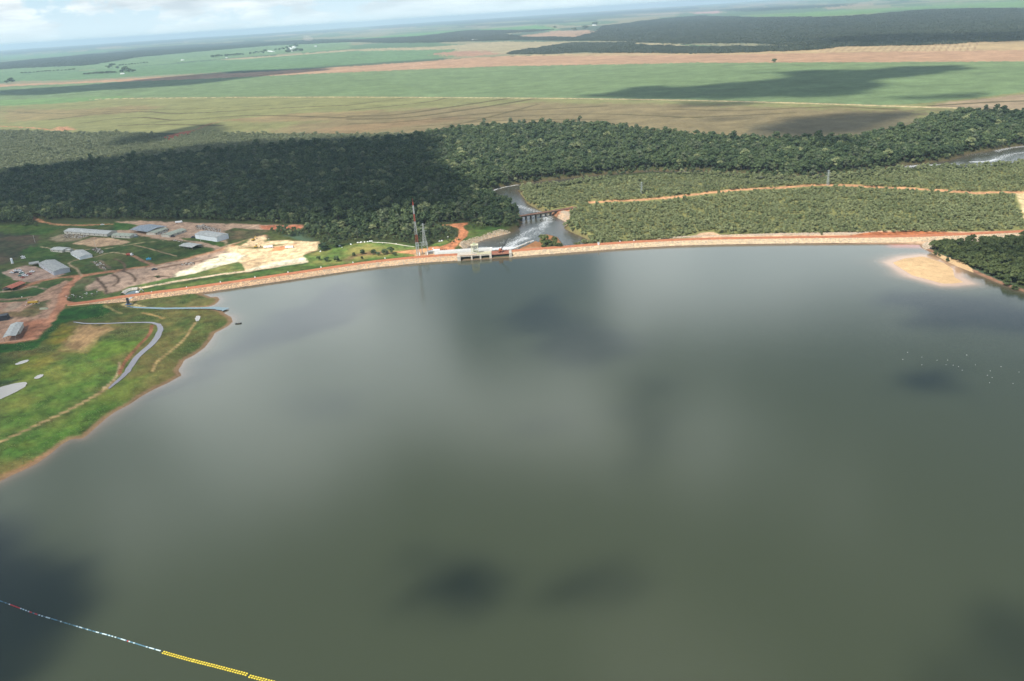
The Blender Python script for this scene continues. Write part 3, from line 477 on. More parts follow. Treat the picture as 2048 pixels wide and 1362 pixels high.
def build_terrain():
    az = np.radians(np.arange(-46, 46.001, .075))
    de = np.radians(np.r_[np.arange(.26, 4, .035), np.arange(4, 9, .025), np.arange(9, 19, .045), np.arange(19, 60, .11)])
    A, Dp = np.meshgrid(az, de); d = H/np.tan(Dp); X = (np.sin(A)*d).ravel(); Y = (np.cos(A)*d).ravel()
    z, sl_, sr = height(X, Y); D = np.hypot(X, Y)
    z = z+np.where(sl_ < -12, (fbm(X/14, Y/14, 33, 3)-.5)*.5*np.clip((-sl_-12)/10, 0, 1)*(sr < -16), 0)
    keep = (sl_ < 26) | (sd_poly(X, Y, sand_isle, 60) > -8)
    C, K, names = classify(X, Y)
    # wet earthy rim along the shore and the river banks
    rim = ss(-3.2, -.4, sl_+1.2*(fbm(X/6, Y/6, 8, 3)-.5)); C = C*(1-rim[:, None]*.75)+S(150, 118, 92)*rim[:, None]*.75
    s2 = sd_poly(X, Y, sand_isle, 60); kk = s2 > -10; C[kk] = S(226, 190, 142)
    kr = (sr > -5) & (K != names.index('rock_bank')) & (sl_ < -5); C[kr] = C[kr]*.5+S(120, 100, 76)*.5
    K[kk] = names.index('sand')
    nr, nc = A.shape; I = np.arange(nr*nc).reshape(nr, nc)
    Q = np.stack((I[:-1, :-1], I[1:, :-1], I[1:, 1:], I[:-1, 1:]), -1).reshape(-1, 4)
    Q = Q[keep[Q].all(1)]; cf = K[Q[:, 0]]; V = np.c_[X, Y, z]
    kn = dict(plain='ground', forest_floor='ground')
    groups = {}
    for i, nme in enumerate(names): groups.setdefault(kn.get(nme, nme), []).append(i)
    for nme, ids in groups.items():
        q = Q[np.isin(cf, ids)]
        if not len(q): continue
        u, inv = np.unique(q, return_inverse=True)
        link(nme, mesh_np(nme, V[u], inv.reshape(-1, 4), [MG], C[u], True), kind='structure')
build_terrain()
def build_lake():
    az = np.radians(np.arange(-60, 60.001, .25)); de = np.radians(np.r_[np.arange(10.5, 20, .06), np.arange(20, 70, .25), 75, 80, 85, 89])
    A, Dp = np.meshgrid(az, de); d = H/np.tan(Dp); X = (np.sin(A)*d).ravel(); Y = (np.cos(A)*d).ravel()
    s = shore_sd(X, Y); s2 = sd_poly(X, Y, sand_isle, 90)
    base = S(82, 90, 68)*.8
    C = np.tile(base, (X.size, 1))
    n = fbm(X/25, Y/25, 5, 4); a = np.exp(-np.clip(s, 0, None)/(2.2+4*n))*.6; C = C*(1-a[:, None])+S(168, 134, 116)*a[:, None]
    a = (np.exp(-np.clip(-s2, 0, None)/(3+4*n))*.9)*(s2 > -85); C = C*(1-a[:, None])+S(212, 172, 136)*a[:, None]
    rr = GP([(1790, 488), (1842, 490), (1835, 494), (1790, 492)], 0); s3 = sd_poly(X, Y, rr, 40); a = ss(-12, 3, s3+6*(n-.5))*.8; C = C*(1-a[:, None])+S(196, 118, 92)*a[:, None]
    nr, nc = A.shape; I = np.arange(nr*nc).reshape(nr, nc); keep = s > -16
    Q = np.stack((I[:-1, :-1], I[1:, :-1], I[1:, 1:], I[:-1, 1:]), -1).reshape(-1, 4); Q = Q[keep[Q].all(1)]
    u, inv = np.unique(Q, return_inverse=True); V = np.c_[X, Y, np.zeros(X.size)]
    link('lake_water', mesh_np('lake_water', V[u], inv.reshape(-1, 4), [MWL], C[u], True), kind='structure')
build_lake()
def build_river():
    st = 2.5; xs = np.arange(RIVER[:, 0].min()-6, RIVER[:, 0].max()+6, st); ys = np.arange(RIVER[:, 1].min()-6, RIVER[:, 1].max()+6, st)
    A, B = np.meshgrid(xs, ys); X = A.ravel(); Y = B.ravel(); s = sd_poly(X, Y, RIVER, 20)
    keep = s > -4; fo = np.zeros(X.size)
    def streak(pts, w, amt):
        nonlocal fo
        w = w*1.25; P = smooth(GP(pts, RZ), 2); d = sd_line(X+6*(fbm(X/8, Y/8, 3)-.5), Y+6*(fbm(X/8, Y/8, 4)-.5), P, 30); fo = np.maximum(fo, amt*np.exp(-(d/w)**2))
    for p, w, a in ((z4((690, 180), (760, 150), (900, 100), (1000, 78), (1110, 62)), 4, .75), (z4((620, 190), (700, 205), (760, 235)), 4, .6), (z4((880, 235), (1000, 235), (1060, 245)), 4, .5), (z4((1100, 335), (1180, 350), (1260, 370), (1330, 395), (1400, 410)), 9, .62),
                    (z4((1480, 450), (1500, 490), (1520, 520), (1450, 580), (1450, 600)), 9, .66), (z4((1410, 625), (1350, 620), (1260, 660), (1180, 700), (1140, 740)), 8, .58), (z4((1450, 620), (1350, 690), (1260, 740), (1050, 760), (960, 800)), 10, .5), (z4((1220, 745), (1060, 800), (1040, 860), (1000, 880), (620, 885)), 8, .7), (z4((620, 890), (800, 882), (1050, 870)), 7, .85), (z4((1080, 860), (1200, 820), (1310, 780)), 3, .8),
                    ([(1268, 342), (1330, 340), (1372, 342)], 7, .65), ([(1510, 350), (1530, 355), (1500, 357)], 8, .6), (z7((1000, 300), (1100, 285), (1250, 280), (1380, 275)), 8, .7), (z7((1540, 255), (1640, 255), (1740, 235)), 5, .8), (z7((1740, 170), (1820, 145), (1960, 130)), 8, .62), (z7((1700, 250), (1850, 190), (1960, 180)), 8, .6), (z7((1400, 200), (1900, 180), (2300, 100)), 24, .4), ([(1560, 356), (1620, 355), (1700, 352)], 6, .5)):
        streak(p, w, a)
    Q0 = np.arange(X.size).reshape(A.shape); Q = np.stack((Q0[:-1, :-1], Q0[:-1, 1:], Q0[1:, 1:], Q0[1:, :-1]), -1).reshape(-1, 4); Q = Q[keep[Q].all(1)]
    u, inv = np.unique(Q, return_inverse=True); V = np.c_[X, Y, RZ+.12*fbm(X/5, Y/5, 9)]
    C = np.tile(S(96, 98, 84)*.8, (len(u), 1)); sh = np.exp(-np.clip(s[u], 0, None)/5)*.5; C = C*(1-sh[:, None])+S(120, 96, 76)*sh[:, None]
    link('river_water', mesh_np('river_water', V[u], inv.reshape(-1, 4), [MWR], C, True, {'foam': fo[u]}), kind='structure')
build_river()
MPW = mat_water('channel_water', .1, .02)
def ribbon(name, pts, widths, z, col, close=False):
    P = smooth(np.c_[GP(pts, z)], 2); t = np.linspace(0, 1, len(P)); w = np.interp(t, np.linspace(0, 1, len(widths)), widths)
    d = np.gradient(P, axis=0); d /= np.hypot(d[:, 0], d[:, 1])[:, None]; n = np.c_[-d[:, 1], d[:, 0]]
    nz = (fbm(np.arange(len(P))*.6, np.arange(len(P))*.3, 2)-.5)*w*.35
    a = P+n*(w/2+nz)[:, None]; b = P-n*(w/2-nz)[:, None]; V = np.r_[np.c_[a, np.full(len(a), z)], np.c_[b, np.full(len(b), z)]]; k = len(P)
    Fq = [(i, i+1, k+i+1, k+i) for i in range(k-1)]
    return link(name, mesh_np(name, V, Fq, [MPW], np.tile(col, (len(V), 1))), kind='structure')
def pond(name, pts, z, col):
    P = smooth(GP(pts, z), 2, True); c = P.mean(0); n = len(P); P = P+(rng.random((n, 2))-.5)*.8
    V = [(*c, z)]+[(x, y, z) for x, y in P]; Fq = [(0, 1+i, 1+(i+1) % n) for i in range(n)]
    return link(name, mesh_np(name, V, Fq, [MPW], np.tile(col, (len(V), 1))), kind='structure')
wc = S(92, 88, 98); wp = S(164, 160, 150)  # pond colour is pale: glare of reflected bright cloud painted into it
ribbon('channel_water', z5((500, 285), (580, 297), (720, 296), (850, 290), (960, 288), (1040, 290), (1085, 305), (1095, 330), (1075, 375), (1050, 420), (980, 480), (900, 560), (870, 620), (840, 650), (780, 705), (740, 740)), (1, 2, 2, 2.2, 3, 4.2, 5, 5, 4.6, 4.2, 3, 1.2), 1.05, wc)
ribbon('channel_water', z5((862, 178), (920, 186), (1100, 193), (1250, 191), (1350, 190), (1470, 190), (1540, 200)), (1.5, 3, 4, 4, 4, 6, 8), 1.05, S(70, 110, 120))
pond('pond_water', z5((1326, 265), (1335, 245), (1355, 240), (1368, 258), (1350, 280), (1335, 282)), 1.05, wp)
pond('pond_water', z5((-40, 745), (30, 720), (110, 700), (190, 690), (170, 730), (90, 770), (0, 815), (-60, 830)), 1.05, wp)
pond('pond_water', z5((95, 580), (120, 560), (190, 538), (200, 550), (140, 575)), 1.05, wp)
pond('pond_water', z5((230, 665), (260, 645), (300, 640), (290, 658), (250, 675)), 1.05, wp)
# ------------------------------------------------------------------ clouds: bodies high in the air whose shade falls on lake, woods and fields
def mat_cloud():
    m = bpy.data.materials.new('cloud'); m.use_nodes = True; nt = m.node_tree; nt.nodes.clear(); N = nt.nodes.new; L = nt.links.new
    o = N('ShaderNodeOutputMaterial'); d = N('ShaderNodeBsdfDiffuse'); d.inputs[0].default_value = (.9, .9, .9, 1); t = N('ShaderNodeBsdfTranslucent'); t.inputs[0].default_value = (.9, .9, .9, 1)
    a = N('ShaderNodeMixShader'); a.inputs[0].default_value = .5; L(d.outputs[0], a.inputs[1]); L(t.outputs[0], a.inputs[2])
    tr = N('ShaderNodeBsdfTransparent'); b = N('ShaderNodeMixShader'); at = N('ShaderNodeAttribute'); at.attribute_name = 'dens'
    L(at.outputs['Fac'], b.inputs[0]); L(tr.outputs[0], b.inputs[1]); L(a.outputs[0], b.inputs[2]); L(b.outputs[0], o.inputs[0]); return m
MC = mat_cloud()
def cloud(pts, Zc=2300.0, soft=60, opac=.9, warp=40, label=None):
    P = GP(pts, 0)+np.array((sunv.x, sunv.y))/sunv.z*Zc; m = soft+warp
    x0, y0 = P.min(0)-m; x1, y1 = P.max(0)+m; n = 110; st = max(x1-x0, y1-y0)/n
    A, B = np.meshgrid(np.arange(x0, x1+st, st), np.arange(y0, y1+st, st)); X = A.ravel(); Y = B.ravel(); w = warp
    s = sd_poly(X+(fbm(X/(w*2.2), Y/(w*2.2), 41)-.5)*3*w, Y+(fbm(X/(w*2.2), Y/(w*2.2), 42)-.5)*3*w, P, m+2*w)
    s = s+(fbm(X/(w*.7), Y/(w*.7), 43, 4)-.5)*soft*1.2
    dn = ss(-soft*.6, soft, s); th = soft*.15+np.sqrt(np.clip(s+soft, 0, None)*soft)*.32*(.6+.8*fbm(X/80, Y/80, 44, 4))
    I = np.arange(X.size).reshape(A.shape); Q = np.stack((I[:-1, :-1], I[:-1, 1:], I[1:, 1:], I[1:, :-1]), -1).reshape(-1, 4); Q = Q[(dn[Q] > .004).any(1)]
    u, inv = np.unique(Q, return_inverse=True); q = inv.reshape(-1, 4); k = len(u)
    V = np.r_[np.c_[X[u], Y[u], Zc+th[u]], np.c_[X[u], Y[u], Zc-th[u]*.15]]; Q2 = np.r_[q, q[:, ::-1]+k]
    a = 1-np.sqrt(1-np.clip(dn[u]*opac, 0, .995)); o = link('cloud', mesh_np('cloud', V, Q2, [MC], None, True, {'dens': np.r_[a, a]}), kind='structure')
    return o
cloud([(-900, 400), (-200, 352), (0, 345), (420, 292), (600, 284), (860, 272), (895, 300), (905, 350), (960, 385), (930, 420), (900, 432), (820, 440), (700, 452), (600, 452), (420, 440), (0, 432), (-900, 500)], opac=.985, soft=22, warp=22)
cloud([(-900, 500), (0, 432), (420, 440), (560, 452), (500, 478), (430, 500), (370, 530), (280, 580), (210, 640), (120, 720), (0, 800), (-400, 1000), (-900, 1100)], opac=.55, soft=40, warp=20)
cloud([(860, 395), (1000, 405), (1045, 430), (1035, 450), (930, 452), (860, 440)], opac=.55, soft=20, warp=15)
cloud([(200, 300), (240, 280), (330, 262), (420, 246), (450, 250), (460, 262), (400, 270), (300, 290)], opac=.93, soft=20, warp=16)
cloud(Zc=3600, pts=zB((1285, 556), (1480, 548), (1560, 530), (1680, 502), (1880, 512))+zC((60, 512), (250, 495), (700, 450), (500, 425), (820, 410), (1150, 410), (1350, 388), (1750, 385), (1700, 410), (1550, 435), (1250, 465), (1180, 480), (1270, 510), (1150, 545), (900, 570), (200, 585))+zB((2048, 585), (1700, 578), (1400, 572)), opac=.97, soft=22, warp=28)
cloud(Zc=3600, pts=zC((1200, 570), (1500, 560), (1800, 540), (1900, 548), (1700, 580), (1400, 590)), opac=.8, soft=22, warp=20)
cloud(Zc=3600, pts=zC((450, 770), (600, 700), (1000, 660), (1400, 650), (1450, 680), (1200, 720), (1150, 790), (700, 800)), opac=.85, soft=22, warp=20)
cloud(Zc=3600, pts=zC((0, 600), (400, 590), (600, 605), (300, 625), (50, 630)), opac=.8, soft=18, warp=14)
cloud(Zc=3600, pts=zC((100, 700), (400, 685), (600, 690), (200, 715)), opac=.7, soft=18, warp=14)
cloud(Zc=3600, pts=zA((-300, 560), (0, 530), (500, 500), (900, 460), (1400, 415), (1900, 400), (1950, 410), (1600, 440), (1100, 500), (600, 530), (200, 560)), opac=.97, soft=25, warp=28)
cloud(z7((0, 60), (300, 60), (450, 100), (620, 130), (700, 200), (500, 200), (300, 150), (0, 90)), opac=.75, soft=24, warp=20)
cloud(Zc=3600, pts=zC((1600, 640), (2048, 640), (2300, 700), (1900, 720), (1700, 690)), opac=.7, soft=30, warp=20)
cloud([(1640, 80), (1750, 72), (2100, 66), (2100, 82), (1700, 92)], opac=.75, soft=120, warp=120)
cloud([(1860, 490), (2048, 478), (2300, 470), (2300, 560), (2048, 540), (1960, 520)], opac=.6, soft=25, warp=15)
for pts, op in (([(640, 575), (700, 560), (740, 575), (730, 620), (690, 650), (600, 690), (450, 730), (400, 760), (350, 800), (280, 830), (300, 770), (420, 690), (560, 620)], .85), ([(1000, 640), (1080, 590), (1200, 640), (1300, 680), (1250, 730), (1120, 740), (1060, 700)], .5), ([(850, 1120), (960, 1100), (1030, 1180), (970, 1250), (870, 1245), (800, 1230), (770, 1215), (840, 1190)], .97), ([(1080, 1145), (1190, 1135), (1255, 1190), (1190, 1240), (1110, 1215)], .7),
                ([(-300, 1030), (60, 1030), (100, 1080), (170, 1170), (200, 1200), (160, 1290), (40, 1362), (-300, 1450)], .99), ([(1780, 760), (1900, 740), (1930, 790), (1850, 800)], .8), ([(1760, 580), (2048, 600), (2300, 640), (2300, 700), (1950, 660), (1800, 640)], .75), ([(1020, 840), (1130, 830), (1140, 870), (1050, 880)], .4), ([(1240, 760), (1330, 760), (1340, 900), (1260, 960)], .35), ([(560, 800), (700, 790), (720, 830), (590, 850)], .35), ([(1850, 1300), (2100, 1200), (2300, 1400), (1900, 1450)], .5)):
    cloud(pts, Zc=1150, opac=min(.99, op*1.1), soft=20, warp=14)
# ------------------------------------------------------------------ air
hb = MB().box(-42000, 42000, -1500, 52000, -30, 262)
mh = bpy.data.materials.new('air'); mh.use_nodes = True; mh.node_tree.nodes.clear()
pv = mh.node_tree.nodes.new('ShaderNodeVolumePrincipled'); pv.inputs['Density'].default_value = 4.6e-5; pv.inputs['Color'].default_value = (.64, .84, 1, 1); pv.inputs['Anisotropy'].default_value = .2
mo = mh.node_tree.nodes.new('ShaderNodeOutputMaterial'); mh.node_tree.links.new(pv.outputs[0], mo.inputs['Volume'])
hb.build('haze', mh, kind='stuff')
# ------------------------------------------------------------------ vegetation
ML_F = mat_leaf('forest_leaves', (.040, .072, .032), (.125, .165, .066), .6)
ML_C = mat_leaf('scrub_leaves', (.145, .180, .075), (.280, .300, .140), .40)
ML_P = mat_leaf('pale_leaves', (.170, .200, .110), (.265, .285, .165), .40)
ML_S = mat_leaf('shore_leaves', (.045, .070, .024), (.120, .145, .050), .45)
ML_X = mat_leaf('far_leaves', (.048, .068, .042), (.085, .100, .062), .35)
MBK = M('bark', (.11, .085, .065), .9, 1.5)
def leaves(rg, lobes, n, size, up=.25):
    w = np.array([l[3]**2 for l in lobes]); w = w/w.sum(); k = rg.choice(len(lobes), n, p=w)
    L = np.array(lobes)[k]; d = rg.normal(size=(n, 3)); d[:, 2] = np.where(rg.random(n) < .75, np.abs(d[:, 2]), d[:, 2]); d /= np.linalg.norm(d, axis=1)[:, None]
    rr = rg.uniform(.78, 1.08, n)[:, None]; c = L[:, :3]+d*rr*np.c_[L[:, 3], L[:, 3], L[:, 3]*L[:, 4]]
    nn = d+rg.normal(size=(n, 3))*.55+np.array((0, 0, up)); nn /= np.linalg.norm(nn, axis=1)[:, None]
    t = np.cross(nn, rg.normal(size=(n, 3))); t /= np.linalg.norm(t, axis=1)[:, None]; b = np.cross(nn, t)
    s = (size*rg.uniform(.6, 1.3, n))[:, None]; t = t*s; b = b*s*.75
    V = np.stack((c-t*.6, c-b, c+t, c+b*.9), 1).reshape(-1, 3); return V, np.arange(n*4).reshape(-1, 4)
def core(lobes, f=.74):
    Vs = []; Fs = []; o = 0
    for x, y, z, r, q in lobes:
        v = [(x, y, z+r*q*f), (x, y, z-r*q*f)]+[(x+math.cos(t)*r*f, y+math.sin(t)*r*f, z) for t in np.arange(6)*math.pi/3]
        f_s = [(0, 2+i, 2+(i+1) % 6, 2+(i+1) % 6) for i in range(6)]+[(1, 2+(i+1) % 6, 2+i, 2+i) for i in range(6)]
        Vs += v; Fs += [tuple(o+a for a in q_) for q_ in f_s]; o += len(v)
    return Vs, Fs
def tree_mesh(name, seed, h, r, nl, n, size, leafm, cb=.35, flat=.7, trunk=True, split=False):
    rg = np.random.default_rng(seed); lobes = [(0, 0, h-r*flat*.75, r*.62, flat)]
    for i in range(nl):
        a = 2*math.pi*(i+rg.uniform(-.3, .3))/nl; q = r*rg.uniform(.45, .68); rl = r*rg.uniform(.36, .52)
        lobes.append((math.cos(a)*q, math.sin(a)*q, h*rg.uniform(cb+.12, .86)-rl*.3, rl, flat))
    V, Fq = leaves(rg, lobes, n, size); cv, cf = core(lobes)
    mb = MB(); mb.v = [tuple(p) for p in V]; mb.f = [tuple(q) for q in Fq.tolist()]; mb.m = [0]*len(mb.f)
    mb.add(cv, [tuple(dict.fromkeys(q)) for q in cf], 0)
    tb = MB() if split else mb; mi = 0 if split else 1
    if trunk:
        tb.bar((0, 0, -.4), (r*.05, 0, h*.55), .028*h, mi, 6, .016*h)
        for l in lobes[1:4]: tb.bar((r*.03, 0, h*.36), (l[0]*.8, l[1]*.8, l[2]), .014*h, mi, 4, .006*h)
    def mk(b, nm, mats):
        me = bpy.data.meshes.new(nm); me.from_pydata(b.v, [], b.f); [me.materials.append(x) for x in mats]; me.polygons.foreach_set('material_index', b.m); me.update(); return me
    if split: return mk(mb, name, [leafm]), mk(tb, name+'_trunk', [MBK])
    return mk(mb, name, [leafm, MBK])
PF = [tree_mesh('forest_tree', 10+i, (13, 15, 11, 16, 12)[i], (4.8, 5.4, 4.2, 5.0, 5.6)[i], (6, 7, 5, 6, 7)[i], 230, 1.05, ML_F, flat=(.7, .62, .85, .8, .6)[i]) for i in range(5)]
ML_E = mat_leaf('emergent_leaves', (.085, .115, .055), (.150, .175, .095), .4)
PF = PF*3+[tree_mesh('forest_tree', 21, 17, 4.6, 6, 230, 1.0, ML_E, flat=.8), tree_mesh('forest_tree', 22, 13, 5.6, 7, 230, 1.1, ML_C, flat=.6)]
PC = [tree_mesh('scrub_tree', 30+i, (4.2, 5.2, 3.4, 6.0)[i], (2.3, 2.8, 2.0, 2.6)[i], 5, 120, .62, ML_C, flat=.75) for i in range(4)]
PP = [tree_mesh('pale_tree', 40+i, (6.5, 8, 5)[i], (3.0, 3.4, 2.6)[i], 5, 130, .8, ML_P, flat=.7) for i in range(3)]
PS = [tree_mesh('shore_tree', 50+i, (6.5, 8.5, 5.4, 7.5)[i], (3.2, 3.8, 2.9, 3.3)[i], 6, 190, .8, ML_S, flat=.75) for i in range(4)]
def patch_mesh(seed):
    rg = np.random.default_rng(seed); Vs = []; Fs = []; o = 0
    for i in range(95):
        x, y = rg.uniform(-42, 42, 2); h = rg.uniform(6, 11); r = rg.uniform(3.5, 6)
        V, Fq = leaves(rg, [(x, y, h-r*.6, r, .75)], 9, r*.62, .4); Vs.append(V); Fs.append(Fq+o); o += len(V)
    return mesh_np('far_canopy', np.vstack(Vs), np.vstack(Fs), [ML_X])
PX = [patch_mesh(60+i) for i in range(4)]
def gn_group(protos):
    ng = bpy.data.node_groups.new('scatter', 'GeometryNodeTree'); ng.interface.new_socket('Geometry', in_out='INPUT', socket_type='NodeSocketGeometry'); ng.interface.new_socket('Geometry', in_out='OUTPUT', socket_type='NodeSocketGeometry')
    N = ng.nodes.new; L = ng.links.new; gi = N('NodeGroupInput'); go = N('NodeGroupOutput'); iop = N('GeometryNodeInstanceOnPoints'); jn = N('GeometryNodeJoinGeometry')
    for me in protos:
        po = bpy.data.objects.new(me.name, me); oi = N('GeometryNodeObjectInfo'); oi.inputs['Object'].default_value = po; oi.inputs['As Instance'].default_value = True; L(oi.outputs['Geometry'], jn.inputs[0])
    def at(n, t):
        a = N('GeometryNodeInputNamedAttribute'); a.data_type = t; a.inputs['Name'].default_value = n; return a.outputs[0]
    L(gi.outputs[0], iop.inputs['Points']); L(jn.outputs[0], iop.inputs['Instance']); iop.inputs['Pick Instance'].default_value = True
    L(at('idx', 'INT'), iop.inputs['Instance Index']); L(at('scl', 'FLOAT_VECTOR'), iop.inputs['Scale'])
    cx = N('ShaderNodeCombineXYZ'); L(at('rot', 'FLOAT'), cx.inputs[2]); L(cx.outputs[0], iop.inputs['Rotation']); L(iop.outputs[0], go.inputs[0]); return ng
def scatter(name, P, scl, protos, parent=None, flat=None, **k):
    n = len(P); me = bpy.data.meshes.new(name); me.vertices.add(n); me.vertices.foreach_set('co', np.asarray(P, np.float32).ravel())
    a = me.attributes.new('idx', 'INT', 'POINT'); a.data.foreach_set('value', rng.integers(0, len(protos), n).astype(np.int32))
    a = me.attributes.new('rot', 'FLOAT', 'POINT'); a.data.foreach_set('value', (rng.random(n)*6.28).astype(np.float32))
    sv = np.c_[scl, scl, np.asarray(scl)*(rng.uniform(.8, 1.2, n) if flat is None else flat)]
    a = me.attributes.new('scl', 'FLOAT_VECTOR', 'POINT'); a.data.foreach_set('vector', sv.astype(np.float32).ravel())
    o = link(name, me, parent, **k); md = o.modifiers.new('scatter', 'NODES'); md.node_group = gn_group(protos); return o
def fill(P, sp, inset=1.0, keep=1.0, azl=41, jit=.42):
    x0, y0 = P.min(0); x1, y1 = P.max(0); y1 = min(y1, 16000); lim = math.tan(R(azl)); x0 = max(x0, -y1*lim); x1 = min(x1, y1*lim)
    A, B = np.meshgrid(np.arange(x0, x1, sp), np.arange(y0, y1, sp)); A = A+(np.arange(len(B))[:, None] % 2)*sp/2
    X = A.ravel(); Y = B.ravel(); k = np.abs(X) < Y*lim; X = X[k]; Y = Y[k]
    X = X+rng.uniform(-jit, jit, X.size)*sp; Y = Y+rng.uniform(-jit, jit, Y.size)*sp
    s = sd_poly(X, Y, P, 30); k = ((s > inset) | ((s > -22) & (sd_poly(X, Y, RIVER, 24) > -22) & (inset > .4))) & (rng.random(X.size) < keep); return np.c_[X[k], Y[k]]
def placed(XY, dz=0.0): return np.c_[XY, height(XY[:, 0], XY[:, 1])[0]+dz]
track_s = smooth(track, 2)
dirts = [smooth(GP(zA(*[(x, y) for x, y in ((960, 800), (1060, 770), (1130, 765), (1100, 785), (1020, 820), (975, 822))])), 1, True), GP([(2030, 386), (2064, 384), (2074, 428), (2050, 448), (2040, 420), (2030, 400)]),
         GP(z4((-20, 580), (120, 575), (250, 565), (280, 558), (490, 538), (480, 560), (430, 590), (440, 620), (500, 660), (480, 720), (400, 790), (340, 760), (400, 700), (385, 640), (340, 610), (120, 596), (-20, 598))), GP(z4((1380, 405), (1860, 335), (1870, 370), (1770, 410), (1800, 500), (1760, 550), (1640, 500), (1560, 450))),
         GP(z4((330, 890), (375, 835), (400, 790), (480, 730), (500, 670), (480, 640), (800, 634), (1110, 610), (1130, 640), (1000, 700), (560, 850), (500, 890))), GP([(1370, 480), (1380, 473), (1400, 465), (1425, 463), (1440, 472)])]
dirt_line = smooth(GP(z1((0, 60), (130, 105), (280, 150), (400, 210), (650, 230))), 1)
def open_ground(X, Y):
    m = sd_line(X, Y+9, track_s, 40) > 13*(.4+.85*vn(X/9, Y/9, 71)); m &= sd_line(X, Y, dirt_line, 30) > 5
    for q in dirts: m &= sd_poly(X, Y, q, 20) < -1.5
    m &= sd_line(X, Y, crest_L, 40) > 16; m &= sd_line(X, Y, crest_R, 40) > 13; m &= sd_poly(X, Y, RIVER, 30) < 1.0
    return m
def thin(P): return P[open_ground(P[:, 0], P[:, 1])]
def individuals(P, scl, protos, name, label, cat, group, n=300):
    P = np.asarray(P); d = np.hypot(P[:, 0], P[:, 1]); az = np.abs(np.degrees(np.arctan2(P[:, 0], P[:, 1]))); d = d+(az > 33.5)*1e5; o_ = np.argsort(d)
    for i in o_[:n]:
        o = link(name, protos[int(rng.integers(0, len(protos)))], None, label=label(P[i]) if callable(label) else label, cat=cat, group=group)
        o.location = P[i]; s = scl[i]; o.scale = (s, s, s*rng.uniform(.85, 1.15)); o.rotation_euler = (0, 0, rng.random()*6.28)
    return o_[n:]
# dense gallery forest
P = thin(fill(gallery, 5.6, 1.5)); P = placed(P); P = P[P[:, 2] > -3.5]; sc = np.clip(.82*np.exp(rng.normal(size=len(P))*.24), .45, 1.45)
edge = sd_poly(P[:, 0], P[:, 1], gallery, 60); sc *= np.where(edge < 14, .62, 1.0); low = GP([(560, 455), (640, 462), (800, 462), (900, 452), (1040, 448), (1040, 470), (900, 500), (620, 500)]); sc *= np.where(sd_poly(P[:, 0], P[:, 1], low, 20) > 0, .62, 1)
rest = individuals(P, sc, PF, 'forest_tree', lambda p: 'dark green broadleaf tree at the forest edge '+('left of the long shed' if p[0] < -430 else 'behind the long shed' if p[0] < -330 else 'behind the white warehouse' if p[0] < -230 else 'behind the grassy slope' if p[0] < -110 else 'beside the red road to the river'), 'tree', 'trees along the near edge of the dense forest')
scatter('dense_forest', P[rest], sc[rest], PF, label='dense dark green forest canopy between camp and fields', kind='stuff'); NF = len(P)
# low scrub woodland right of the river
P = fill(cerrado, 3.1, .5); P = P[vn(P[:, 0]/11, P[:, 1]/11, 77)*.6+rng.random(len(P))*.6 < .72]; P = placed(thin(P)); P = P[P[:, 2] > -3.4]; sc = rng.uniform(.45, .95, len(P)); sc *= np.where(rng.random(len(P)) < .05, 1.5, 1); sc *= np.where(sd_poly(P[:, 0], P[:, 1], RIVER, 30) > -16, 1.2, 1)
rest = individuals(P, sc, PC, 'scrub_tree', lambda p: 'low olive green scrub tree right behind the dam, '+('at the river corner' if p[0] < 110 else 'left of the track junction' if p[0] < 200 else 'behind the middle of the right dam' if p[0] < 320 else 'towards the far right end'), 'tree', 'scrub trees beside the dam')
scatter('scrub_woodland', P[rest], sc[rest], PC, label='olive green scrub woodland between dam and river', kind='stuff'); NC = len(P)
# pale open wood at the far left edge of the forest
P = placed(thin(fill(pale_wood, 7.4, 1))); sc = rng.uniform(.6, 1.2, len(P)); sc *= np.where(rng.random(len(P)) < .04, 1.4, 1)
scatter('pale_woodland', P, sc, PP, label='pale sunlit open woodland along the field edge', kind='stuff')
# wood on the right shore
P = placed(thin(fill(right_wood, 3.9, .5))); sc = rng.uniform(.55, 1.1, len(P))
rest = individuals(P, sc, PS, 'shore_tree', lambda p: 'bushy green tree in the right shore wood, '+('in the row below the dam road' if p[1] > 760 else 'in the middle of the wood' if p[1] > 690 else 'close to the water'), 'tree', 'trees of the wood on the right shore')
scatter('shore_wood', P[rest], sc[rest], PS, label='deep green wood on the right shore of the lake', kind='stuff')
# far woods, thousands of crowns in each
for nm, poly, sp, lb in (('far_forest', FR, 74, 'wide bluish forest beyond the fields on the right'), ('far_forest', FB1, 70, 'long dark forest belt beyond the green fields'), ('far_grove', FC, 40, 'dark grove in front of the far forest'), ('far_forest', FW[0], 80, 'thin forest line near the horizon on the left')):
    p = fill(poly, sp, -10, azl=36); p = p[np.hypot(p[:, 0], p[:, 1]) < 15000]
    if len(p): scatter(nm, placed(p, -1.5), rng.uniform(.8, 1.1, len(p)), PX, label=lb, kind='stuff')
print('TREES', NF, NC)
